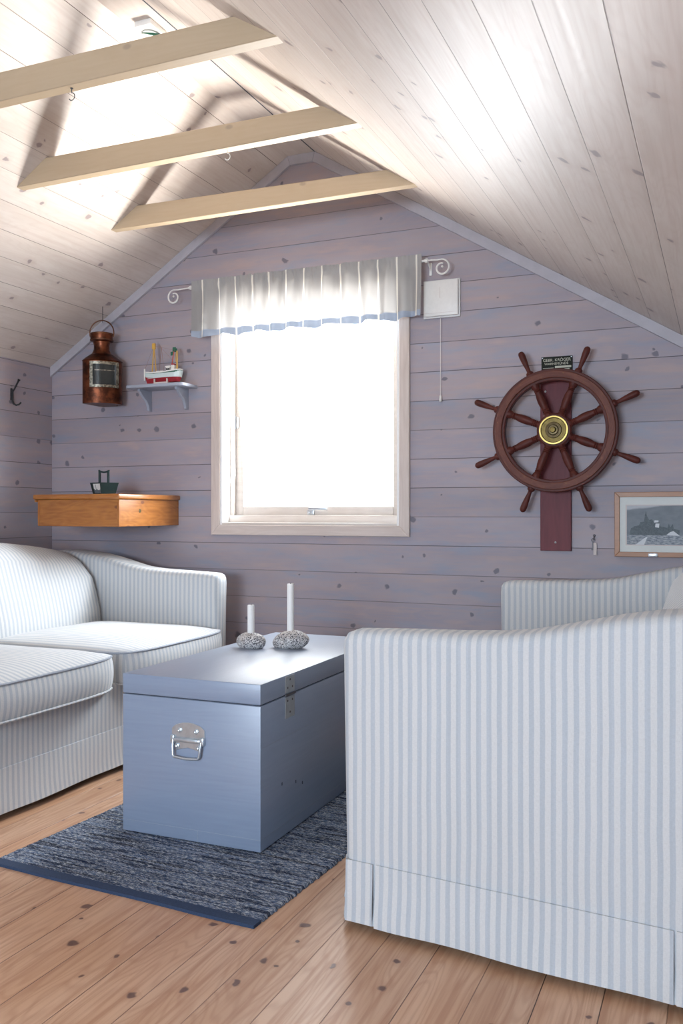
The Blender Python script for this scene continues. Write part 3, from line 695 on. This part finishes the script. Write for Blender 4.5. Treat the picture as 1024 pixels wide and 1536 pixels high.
# glass and its frame on the front curve
def frontpt(t,z,o): # t in -1..1
    a=PI*1.5+t*PI*.36; return ((.106+o)*math.cos(a),-.03+(.075+o)*math.sin(a),z)
b=BM(); K=12
def patch(b,t0,t1,z0,z1,o,th):
    n=max(2,int(12*(t1-t0)/1.6)+2); fa_=[];bk=[]
    for i in range(n):
        t=lerp(t0,t1,i/(n-1)); fa_.append((b.verts.new(frontpt(t,z0,o)),b.verts.new(frontpt(t,z1,o)))); bk.append((b.verts.new(frontpt(t,z0,o-th)),b.verts.new(frontpt(t,z1,o-th))))
    for i in range(n-1):
        b.faces.new((fa_[i][0],fa_[i+1][0],fa_[i+1][1],fa_[i][1])); b.faces.new((bk[i][0],bk[i][1],bk[i+1][1],bk[i+1][0]))
        b.faces.new((fa_[i][0],bk[i][0],bk[i+1][0],fa_[i+1][0])); b.faces.new((fa_[i][1],fa_[i+1][1],bk[i+1][1],bk[i][1]))
    for i in (0,n-1): b.faces.new((fa_[i][0],fa_[i][1],bk[i][1],bk[i][0]))
patch(b,-.62,.62,.088,.218,.0045,.004); b.transform(R(yaw,'Z')); obj('dark_interior',b,'blackiron',lt,ang=30)
b=BM(); patch(b,-.48,.48,.10,.204,.013,.006); b.transform(R(yaw,'Z')); obj('lantern_glass',b,'lens',lt,ang=60)
b=BM()
for q in ((-.64,-.50,.084,.222),(.50,.64,.084,.222),(-.64,.64,.084,.098),(-.64,.64,.207,.222)): patch(b,*q,.010,.006)
b.transform(R(yaw,'Z')); obj('glass_frame',b,'pewter',lt,ang=30)
b=BM()
patch(b,-.40,.4,.172,.176,.0145,.002)
b.transform(R(yaw,'Z')); obj('glass_bar',b,'pewter',lt)
b=BM(); bx(b,-.05,.05,.055,.075,.0,.004); obj('base_lip',b,'copperdark',lt)
b=BM(); tube(b,[(0,0,.04),(0,0,-.038),(.002,-.004,-.048),(.006,-.006,-.042)],.0016,8); o=obj('ceiling_hook',b,'blackiron',loc=(-3.122,3.985,2.135)); tag(o,'small dark ceiling hook holding the copper lantern','hook')

# ------------------------------------------------------------------ shelf + boat
sh=thing('wall_shelf','small blue grey bracket shelf carrying the model boat','shelf',(-2.77,W,1.712))
pl=[(-.18,0),(.182,0),(.182,-.125),(.177,-.14),(.163,-.150),(-.165,-.150),(-.178,-.14),(-.18,-.125)]
b=BM(); prism(b,pl,'z',0,.016,bev=.002,seg=2); obj('shelf_board',b,'shelf',sh)
for x in (-.118,.118):
    pts=[(0,0),(-.11,0),(-.112,-.012),(-.10,-.016),(-.088,-.030),(-.070,-.045),(-.050,-.055),(-.036,-.070),(-.028,-.09),(-.022,-.108),(-.012,-.112),(0,-.112)]
    b=BM(); prism(b,pts,'x',x-.008,x+.008,bev=.0015,seg=1); obj('bracket',b,'shelf',sh)
bt=thing('model_boat','painted wooden model fishing boat with red hull on the small shelf','model boat',(-2.755,4.02,1.728))
def hull(bm,z0,z1,L,Bm,zfun,n=24):
    rows=[]
    for i in range(n+1):
        t=i/n; x=lerp(-L/2,L/2,t)
        w=Bm/2*(math.sin(PI*min(1,t*1.15+.02)*.5)**.8)*(1 if t<.85 else math.sqrt(max(.25,1-((t-.85)/.15)**2*.75)))
        rows.append((x,w))
    return rows
def hullmesh(secs,mat,name,L=.232,Bm=.066,z0=.02,z1=.06,shr0=.7,shr1=1.0):
    b=BM(); rows=hull(b,z0,z1,L,Bm,None); rings=[]
    for x,w in rows:
        t=(x+L/2)/L; sheer=.010*(2*t-1)**2
        def pt(s,k): # s height 0..1
            ww=w*lerp(shr0,shr1,s)*k; xx=x*(lerp(.90,1.0,s) if x<0 else lerp(.94,1,s)); return (xx,ww,lerp(z0,z1,s)+sheer*s)
        ring=[pt(0,-1),pt(.5,-1.0),pt(1,-1),pt(1,1),pt(.5,1.0),pt(0,1)]
        rings.append([b.verts.new(q) for q in ring])
    for A,B_ in zip(rings,rings[1:]):
        for k in range(6): b.faces.new((A[k],A[(k+1)%6],B_[(k+1)%6],B_[k]))
    b.faces.new(rings[0]); b.faces.new(rings[-1][::-1]); return obj(name,b,mat,bt,ang=40)
hullmesh(None,'hullred','hull_bottom',z0=.014,z1=.038,shr0=.35,shr1=.9,L=.222)
hullmesh(None,'hull','hull_side',z0=.038,z1=.062,shr0=.9,shr1=1.0,L=.235)
hullmesh(None,'green','rubbing_strake',z0=.0615,z1=.0635,shr0=1.03,shr1=1.03,L=.237)
hullmesh(None,'boatwhite','bulwark',z0=.0632,z1=.070,shr0=1.0,shr1=1.0,L=.235)
b=BM(); bx(b,-.119,-.113,-.004,.004,.03,.094,bev=.001); obj('stem_post',b,'boatwhite',bt)
b=BM(); tube(b,[(-.06,-.012,.07),(-.057,0,.200)],.0032,8); tube(b,[(-.05,.012,.07),(-.055,0,.200)],.0032,8); bx(b,-.066,-.048,-.006,.006,.196,.228,bev=.002); obj('fore_mast',b,'boatyellow',bt)
b=BM(); tube(b,[(.090,0,.07),(.090,0,.178)],.004,8); tube(b,[(.083,0,.12),(.079,0,.17)],.0015,6); obj('aft_mast',b,'boatyellow',bt)
b=BM(); tube(b,[(.058,0,.11),(.070,0,.175)],.003,8); obj('flag_pole',b,'boatred',bt)
b=BM(); bx(b,.050,.068,-.001,.001,.155,.175); bx(b,.060,.088,.002,.004,.172,.192); bx(b,.064,.084,-.003,-.001,.183,.198); obj('flag',b,'green',bt)
b=BM(); bx(b,.028,.050,-.012,.012,.07,.092,bev=.002); bx(b,.024,.054,-.015,.015,.092,.100,bev=.002); bx(b,.058,.078,-.012,.012,.07,.104,bev=.003); obj('wheelhouse',b,'boatwhite',bt)
b=BM(); bx(b,.061,.078,-.013,.013,.104,.110,bev=.002); obj('funnel_top',b,'hullred',bt)
b=BM(); bx(b,.033,.040,-.0165,-.0115,.077,.087); bx(b,.045,.050,-.0165,-.0115,.077,.087); obj('porthole',b,'blackiron',bt)
b=BM(); bx(b,-.038,.005,-.010,.010,.07,.078,bev=.002); obj('hatch',b,'boatwhite',bt)
b=BM(); bx(b,-.088,-.068,-.006,.006,.07,.077,bev=.002); obj('winch',b,'blackiron',bt)
b=BM(); tube(b,[(-.057,0,.215),(-.115,0,.09)],.0006,4); tube(b,[(-.057,0,.215),(.090,0,.178)],.0006,4); tube(b,[(-.015,-.012,.07),(-.008,0,.205)],.001,4); tube(b,[(.0,.012,.07),(-.008,0,.205)],.0008,4); tube(b,[(-.057,0,.20),(-.03,-.02,.07)],.0006,4); tube(b,[(-.008,0,.2),(.07,0,.12)],.0006,4)
obj('rigging',b,'thread',bt)
b=BM()
for x in (-.038,.042):
    bx(b,x-.0035,x+.0035,-.024,-.017,0,.034); bx(b,x-.0035,x+.0035,.017,.024,0,.034); bx(b,x-.0035,x+.0035,-.022,.022,.004,.014)
bx(b,-.038,.042,-.023,-.019,.008,.015); obj('boat_stand',b,'mat2',bt)['label']='bare pale wooden cradle'

# ------------------------------------------------------------------ valance on a scroll rod
RZ=2.235; RY=4.03
rd=thing('curtain_rod','thin white metal curtain rod with spiral ends above the window','curtain rod',(-1.94,RY,RZ))
b=BM(); tube(b,[(-.66,0,0),(.66,0,0)],.006,12); obj('rod',b,'white',rd)
for sg,xe,tot in ((-1,-.62,.172),(1,.64,.13)):
    pts=[(xe,0,0),(xe+sg*.04,0,.0),(xe+sg*(tot-.065),0,-.002)]
    cx_,cz_=xe+sg*(tot-.040),-.040
    for i in range(40):
        t=i/39; a=PI/2-t*2*PI*1.05; r=.039*(1-.50*t)
        pts.append((cx_+sg*math.cos(a)*r+sg*.0,0,cz_+math.sin(a)*r))
    b=BM(); tube(b,pts,[.0035]*3+[.0035+.0012*math.sin(PI*i/39) for i in range(40)],8)
    bmesh.ops.create_uvsphere(b,u_segments=10,v_segments=8,radius=.006,matrix=T(cx_+sg*.002,0,cz_+.004)); obj('scroll_finial',b,'white',rd)
for x in (-.645,.655):
    b=BM(); lathe(b,[(.009,-.008),(.011,0),(.009,.008)],14,T(x,0,0)@R(PI/2,'Y')); tube(b,[(x+.0,0,0),(x,.03,-.004),(x,.066,-.03)],.004,8); bx(b,x-.007,x+.007,.064,.07,-.055,.005,bev=.002); obj('wall_bracket',b,'white',rd)
vl=BM(); NX=420; NZ=26; xs0,xs1=-2.572,-1.305; rows=[]
for i in range(NX+1):
    t=i/NX; x=lerp(xs0,xs1,t); row=[]
    gath=.35+.65*math.exp(-((t-.38)/.22)**2)
    wv=math.sin(x*2*PI/.098+math.sin(x*9)*1.2)
    for j in range(NZ+1):
        z=lerp(1.970,2.266,j/NZ); k=(2.266-z)/.296
        y=RY-.012
        amp=.015*(.35+k)
        y+=amp*wv*.8+.004*math.sin(x*150+3*noise.noise(Vector((x*12,0,2))))*gath*(1-k)+.006*noise.noise(Vector((x*14,z*4,0)))
        near=math.exp(-((z-RZ)/.022)**2)
        y=lerp(y,RY-.0130+.0042*math.sin(x*230+5*noise.noise(Vector((x*30,0,0))))*gath,near)
        if z>2.25: y+=-.002+.005*noise.noise(Vector((x*80,z*20,5)))*gath*2
        zz=z+ (noise.noise(Vector((x*60,7,0)))*.011*gath if j==NZ else 0) - .007*math.sin(x*2*PI/.21+1)*(k if k>.8 else 0)
        row.append(vl.verts.new((x+.006*noise.noise(Vector((x*20,z*5,3)))*k,y,zz)))
    rows.append(row)
uvx={}
for i in range(NX):
    for j in range(NZ): vl.faces.new((rows[i][j],rows[i+1][j],rows[i+1][j+1],rows[i][j+1]))
o=obj('valance',vl,'valance',uv=lambda c,n:(c.x,c.z),ang=180,norm=False); tag(o,'grey gathered window valance with thin white stripes and blue hem','curtain')
# looped blind cord beside the left jamb
b=BM(); tube(b,[(-2.405,4.08,2.2),(-2.408,4.09,1.7),(-2.405,4.095,1.45),(-2.40,4.095,1.30),(-2.385,4.09,1.215),(-2.365,4.08,1.197),(-2.345,4.08,1.24),(-2.355,4.085,1.38),(-2.38,4.09,1.55),(-2.40,4.085,1.8),(-2.395,4.08,2.2)],.0022,6)
o=obj('blind_cord',b,'cord'); tag(o,'thin white looped blind cord hanging down the left window jamb','cord')

# vent with pull cord
vt=thing('wall_vent','square white wall vent with hanging pull cord right of the curtain','vent',(-1.226,W,2.063))
b=BM(); bx(b,-.092,.088,-.014,0,-.090,.090,bev=.002); bx(b,-.086,.082,-.030,-.014,-.084,.084,bev=.004); obj('vent_cover',b,'white',vt)
b=BM(); bx(b,-.006,-.0045,-.0308,-.028,.0,.05); bx(b,-.086,.082,-.0308,-.028,-.070,-.069); obj('vent_slot',b,'mat2',vt)
b=BM(); tube(b,[(-.005,-.022,-.084),(-.005,-.022,-.462)],.0013,6); obj('pull_cord',b,'cord',vt)
b=BM(); lathe(b,[(.002,.0),(.005,-.004),(.0065,-.018),(.0055,-.030),(.003,-.032)],12,T(-.005,-.022,-.459)); obj('cord_knob',b,'cord',vt)

# ------------------------------------------------------------------ ship's wheel
bd=BM(); prism(bd,[(-.068,-.535),(.069,-.535),(.069,.262),(.060,.275),(-.06,.275),(-.068,.262)],'y',-.02,0,bev=.002,seg=1)
bd2=thing('mounting_board','dark red wooden mounting board screwed to the wall behind the wheel','board',(-.694,W,1.41))
obj('board',bd,'redboard',bd2,uv=lambda c,n:(c.z,c.x))
for x,z in ((-.045,.185),(.0,-.497)):
    b=BM(); lathe(b,[(.005,0),(.0045,.002),(.001,.0035)],12,T(x,-.02,z)@R(PI/2,'X')); obj('screw',b,'steel',bd2)
wl=thing('ship_wheel',"large reddish brown wooden ship's steering wheel with brass hub",'steering wheel',(-.684,4.0,1.41))
def ruv(c,n): return math.atan2(c.z,c.x)*.25,math.hypot(c.x,c.z)+c.y
b=BM(); ringlathe(b,[(.219,-.016),(.219,.016),(.222,.019),(.270,.019),(.2735,.014),(.2735,-.014),(.270,-.019),(.222,-.019)],128,FACE); obj('rim',b,'mahog',wl,uv=ruv,ang=30)
b=BM(); ringlathe(b,[(.231,.019),(.231,.026),(.234,.029),(.259,.029),(.262,.026),(.262,.019)],128,FACE); rf=obj('rim_facing',b,'rimface',wl,uv=ruv,ang=30)
for k in range(16):
    b=BM()
    a=2*PI*(k+.5)/16+.03; rr=.2465+(.006 if k%2 else -.006); lathe(b,[(.0032,.0285),(.003,.0296)],10,FACE@T(rr*math.cos(a),rr*math.sin(a),0))
    obj('wooden_plug',b,'copperdark',rf)
for k in range(8):
    a=2*PI*k/8+.39; b=BM(); bx(b,.232,.261,-.0006,.0006,.0288,.0293,mat=FACE@R(a,'Z')); obj('facing_joint',b,'copperdark',rf)
for k in range(8):
    a=PI/8+k*PI/4+.01; Mx=FACE@R(a,'Z')@R(PI/2,'Y')
    prof=[(.014,.050),(.017,.058),(.017,.072),(.0135,.078),(.0115,.083),(.0135,.087),(.0115,.091),(.0135,.095),(.0115,.099),(.0135,.103),(.012,.108),(.0150,.125),(.0158,.145),(.0145,.165),(.0115,.182),(.0132,.186),(.0105,.190),(.0132,.194),(.011,.199),(.0145,.207),(.0165,.214),(.0165,.222)]
    prof=[(r*1.2,z) for r,z in prof]
    b=BM(); lathe(b,prof,20,Mx); obj('spoke',b,'mahog',wl,uv=lambda c,n:(math.hypot(c.x,c.z),math.atan2(c.z,c.x)*.1+c.y),ang=50)
    prof=[(.0165,.270),(.0170,.277),(.0155,.284),(.010,.288),(.0088,.293),(.0095,.305),(.0120,.325),(.0142,.348),(.0150,.365),(.0142,.377),(.0110,.384),(.005,.388),(.0005,.389)]
    b=BM(); lathe(b,prof,20,Mx); obj('handle',b,'mahog',wl,uv=lambda c,n:(math.hypot(c.x,c.z),math.atan2(c.z,c.x)*.1+c.y),ang=50)
b=BM(); lathe(b,[(.072,-.022),(.076,-.018),(.076,.014),(.070,.020),(.02,.022)],48,FACE); obj('hub',b,'mahog',wl,uv=lambda c,n:(c.x,c.z))
b=BM(); lathe(b,[(.062,.018),(.062,.028),(.059,.031),(.055,.031),(.053,.027),(.034,.027),(.030,.030),(.001,.0305)],48,FACE); hb=obj('brass_hub_plate',b,'brass',wl,ang=30); hb['label']='round brass hub plate'
b=BM(); ringlathe(b,[(.0565,.027),(.0565,.033),(.0625,.033),(.0635,.027)],48,FACE); obj('bright_ring',b,'brightring',hb)
b=BM(); lathe(b,[(.036,.029),(.034,.034),(.024,.036),(.020,.040),(.001,.041)],40,FACE); obj('hub_disc',b,'brassdark',hb,ang=30)
b=BM(); lathe(b,[(.0135,.038),(.013,.052),(.011,.056),(.001,.057)],16,FACE); obj('hub_nut',b,'brass',hb,ang=30)
b=BM(); ringlathe(b,[(.040,.0268),(.040,.0276),(.0415,.0276),(.0415,.0268)],48,FACE); obj('engraved_line',b,'brassdark',hb)
b=BM(); ringlathe(b,[(.050,.0268),(.050,.0276),(.0510,.0276),(.0510,.0268)],48,FACE); obj('engraved_line',b,'brassdark',hb)
b=BM(); lathe(b,[(.022,-.078),(.022,-.02)],20,FACE); obj('axle',b,'brassdark',wl)

# name plate
np_=thing('name_plate','black metal name plate with pale lettering above the wheel rim','sign',(-.690,W,1.70))
b=BM(); bx(b,-.069,.069,-.008,0,-.055,.053,bev=.001,seg=1); obj('plate',b,'plate',np_)
def textmesh(s,size,x,y,z,parent,mat,name='lettering',ext=.0004,sx=1,align='CENTER'):
    cu=bpy.data.curves.new('txt','FONT'); cu.body=s; cu.size=size; cu.extrude=ext; cu.align_x=align
    o=bpy.data.objects.new('txt',cu); COL.objects.link(o); dg=bpy.context.evaluated_depsgraph_get(); me=bpy.data.meshes.new_from_object(o.evaluated_get(dg))
    bpy.data.objects.remove(o); b=BM(); b.from_mesh(me); bpy.data.meshes.remove(me)
    b.transform(T(x,y,z)@FACE@Matrix.Diagonal((sx,1,1,1))); return obj(name,b,mat,parent,smooth=False)
textmesh('GEBR. KRÖGER',.0185,0,-.0085,.031,np_,'plateletter',sx=.98)
textmesh('WARNEMÜNDE',.0150,-.002,-.0085,.0155,np_,'plateletter',sx=1.0)
b=BM(); bx(b,-.008,.064,-.0092,-.0075,.0005,.0095); bx(b,-.022,-.006,-.0092,-.0075,-.010,-.004); bx(b,.034,.056,-.0092,-.0075,-.010,-.003); bx(b,-.062,-.014,-.0088,-.0075,.0005,.0025); bx(b,-.06,.06,-.0088,-.0075,-.022,-.020); obj('plate_field',b,'plateletter',np_)
for x in (-.064,.064):
    b=BM(); lathe(b,[(.0025,0),(.002,.0015)],10,T(x,-.008,.048)@R(PI/2,'X')); obj('plate_screw',b,'steel',np_)

# key clip
kc=thing('wall_hook','small metal wall hook with key and pale tag between board and picture','hook',(-.527,W,.945))
b=BM(); lathe(b,[(.006,0),(.004,.004)],12,T(0,0,.0)@R(PI/2,'X')); tube(b,[(0,0,0),(0,-.014,-.002),(0,-.018,-.012),(0,-.012,-.02)],.0022,8); obj('hook',b,'steeldark',kc)
o_=T(0,-.012,-.02)
b=BM(); ringlathe(b,[(.006,-.001),(.009,-.001),(.009,.001),(.006,.001)],16,T(-.003,0,0)@FACE); bx(b,-.007,-.002,-.001,.001,-.045,-.008,bev=.0005,seg=1); bx(b,-.011,-.006,-.001,.001,-.045,-.036); b.transform(o_); obj('key',b,'steeldark',kc)
b=BM(); bx(b,-.002,.012,-.001,.0015,-.066,-.012,bev=.0007,seg=1); b.transform(o_); obj('key_tag',b,'mat2',kc); 

# picture
pc=thing('framed_picture','oak framed grey photograph of a ship at sea beside the wheel','picture',(-.270,W,.996))
X0,X1,Z0,Z1=-.168,.168,-.141,.141; f=.021
b=BM()
prism(b,[(X0,Z0),(X1,Z0),(X1-f,Z0+f),(X0+f,Z0+f)],'y',-.024,0,bev=.0015,seg=1); prism(b,[(X0,Z1),(X1,Z1),(X1-f,Z1-f),(X0+f,Z1-f)],'y',-.024,0,bev=.0015,seg=1)
prism(b,[(X0,Z0),(X0+f,Z0+f),(X0+f,Z1-f),(X0,Z1)],'y',-.024,0,bev=.0015,seg=1); prism(b,[(X1,Z0),(X1-f,Z0+f),(X1-f,Z1-f),(X1,Z1)],'y',-.024,0,bev=.0015,seg=1)
obj('picture_frame',b,'frame',pc,uv=lambda c,n:(c.x,c.z))
b=BM(); bx(b,X0+f-.003,X1-f+.003,-.016,-.004,Z0+f-.003,Z1-f+.003); obj('mount',b,'mat',pc)
b=BM(); bx(b,-.122,.122,-.0163,-.015,-.092,.086); obj('mount_line',b,'mat2',pc)
b=BM(); bx(b,-.117,.117,-.0168,-.0155,-.088,.082); ph=obj('photograph',b,'print',pc,uv=lambda c,n:(c.x,c.z+.996),smooth=False)
b=BM(); 
v=[b.verts.new((x,-.0172,z)) for x,z in ((-.105,-.046),(-.100,-.018),(-.085,-.008),(-.066,-.004),(-.060,.010),(-.045,.012),(-.042,.038),(-.037,.060),(-.034,.038),(-.024,.020),(-.012,.022),(-.006,.010),(.018,.010),(.022,-.008),(.05,-.014),(.056,.004),(.062,-.012),(.072,.002),(.076,-.018),(.10,-.024),(.098,-.046))]; b.faces.new(v); obj('ship_silhouette',b,'printship',ph,smooth=False)
b=BM()
for P_ in (((.0,-.012),(.016,-.014),(.018,.004),(.002,.004)),((-.004,.008),(.014,.010),(.014,.018),(-.002,.018)),((.045,-.046),(.10,-.048),(.075,-.028),(.062,-.032)),((-.08,-.088),(-.045,-.088),(-.03,-.052),(-.045,-.06))): b=BM(); v=[b.verts.new((x,-.0175,z)) for x,z in P_]; b.faces.new(v); obj('white_foam',b,'printfoam',ph,smooth=False)
b=BM(); bx(b,-.028,.012,-.027,-.022,Z0+.001,Z0+.016,bev=.002); obj('caption_plate',b,'steel',pc)

# coat hook on the left wall
hk=BM(); tube(hk,[(0,0,-.0),(.008,.002,.012),(.020,.006,.034),(.030,.010,.056),(.036,.012,.068)],[.0045,.0045,.0045,.0045,.008],8)
tube(hk,[(0,0,.012),(0,0,-.05),(.004,.004,-.064),(.014,.012,-.072),(.026,.020,-.068),(.036,.026,-.056)],[.0052,.0055,.0055,.005,.0048,.0045],8); bx(hk,-.012,-.003,-.005,.005,-.045,.02,bev=.002)
hk=obj('coat_hook',hk,'blackiron',loc=(XL+.012,3.775,1.705)); tag(hk,'black iron coat hook on the left knee wall','hook')

# ------------------------------------------------------------------ light
def area(name,loc,rot,sx,sy,power,col,spread=PI):
    l=bpy.data.lights.new(name,'AREA'); l.shape='RECTANGLE'; l.size=sx; l.size_y=sy; l.energy=power; l.color=col; l.spread=spread
    o=bpy.data.objects.new(name,l); COL.objects.link(o); o.location=loc; o.rotation_euler=rot; return o
def aim(o,t):
    d=Vector(t)-o.location; o.rotation_euler=d.to_track_quat('-Z','Y').to_euler()
# sunlit ground and water glare below the window
o=area('outdoor_glare_light',(-1.95,5.9,-.35),(0,0,0),2.4,1.6,850,(1,.94,.86)); aim(o,(-1.95,4.6,1.6))
o=area('window_sky_light',(-.95,W+.95,2.30),(0,0,0),2.2,1.0,370,(.86,.93,1)); aim(o,(-2.2,3.6,1.1))
o=area('rear_window_light',(-1.1,YB-.25,1.28),(0,0,0),1.7,1.05,190,(.68,.83,1)); aim(o,(-1.5,2.5,.8))
w=bpy.data.worlds.new('sky'); scene.world=w; w.use_nodes=True; t=w.node_tree; t.nodes.clear()
bg=t.nodes.new('ShaderNodeBackground'); ow=t.nodes.new('ShaderNodeOutputWorld'); t.links.new(bg.outputs[0],ow.inputs[0]); bg.inputs[0].default_value=(.93,.97,1,1); 
g=G(t); tcn=g.n('ShaderNodeTexCoord'); sp=g.n('ShaderNodeSeparateXYZ'); g.l(tcn.outputs['Generated'],sp.inputs[0])
glit=g.m('MULTIPLY',g.m('MULTIPLY',g.ss(sp.outputs[2],.02,-.10),g.ss(sp.outputs[1],.3,.8)),10.0)
g.l(g.m('ADD',glit,7.0),bg.inputs[1])
for nm,loc,rx,sx,sy in (('window_portal',(-1.941,W+.2,1.54),-PI/2,1.0,1.12),('rear_portal',(-1.1,YB-.19,1.275),PI/2,1.7,1.05)):
    l=bpy.data.lights.new(nm,'AREA'); l.shape='RECTANGLE'; l.size=sx; l.size_y=sy; l.cycles.is_portal=True; o=bpy.data.objects.new(nm,l); COL.objects.link(o); o.location=loc; o.rotation_euler=(rx,0,0)

# ------------------------------------------------------------------ camera
cam=bpy.data.cameras.new('camera'); co=bpy.data.objects.new('camera',cam); COL.objects.link(co)
co.location=(0,0,1.05); co.rotation_euler=(PI/2,0,math.atan(572/1340)); cam.sensor_fit='VERTICAL'; cam.sensor_height=36; cam.sensor_width=24; cam.lens=1340/1536*36; cam.clip_start=.02
scene.camera=co
vs=scene.view_settings; vs.view_transform='Standard'; vs.look='None'; vs.exposure=0.0; vs.gamma=1; vs.use_curve_mapping=False
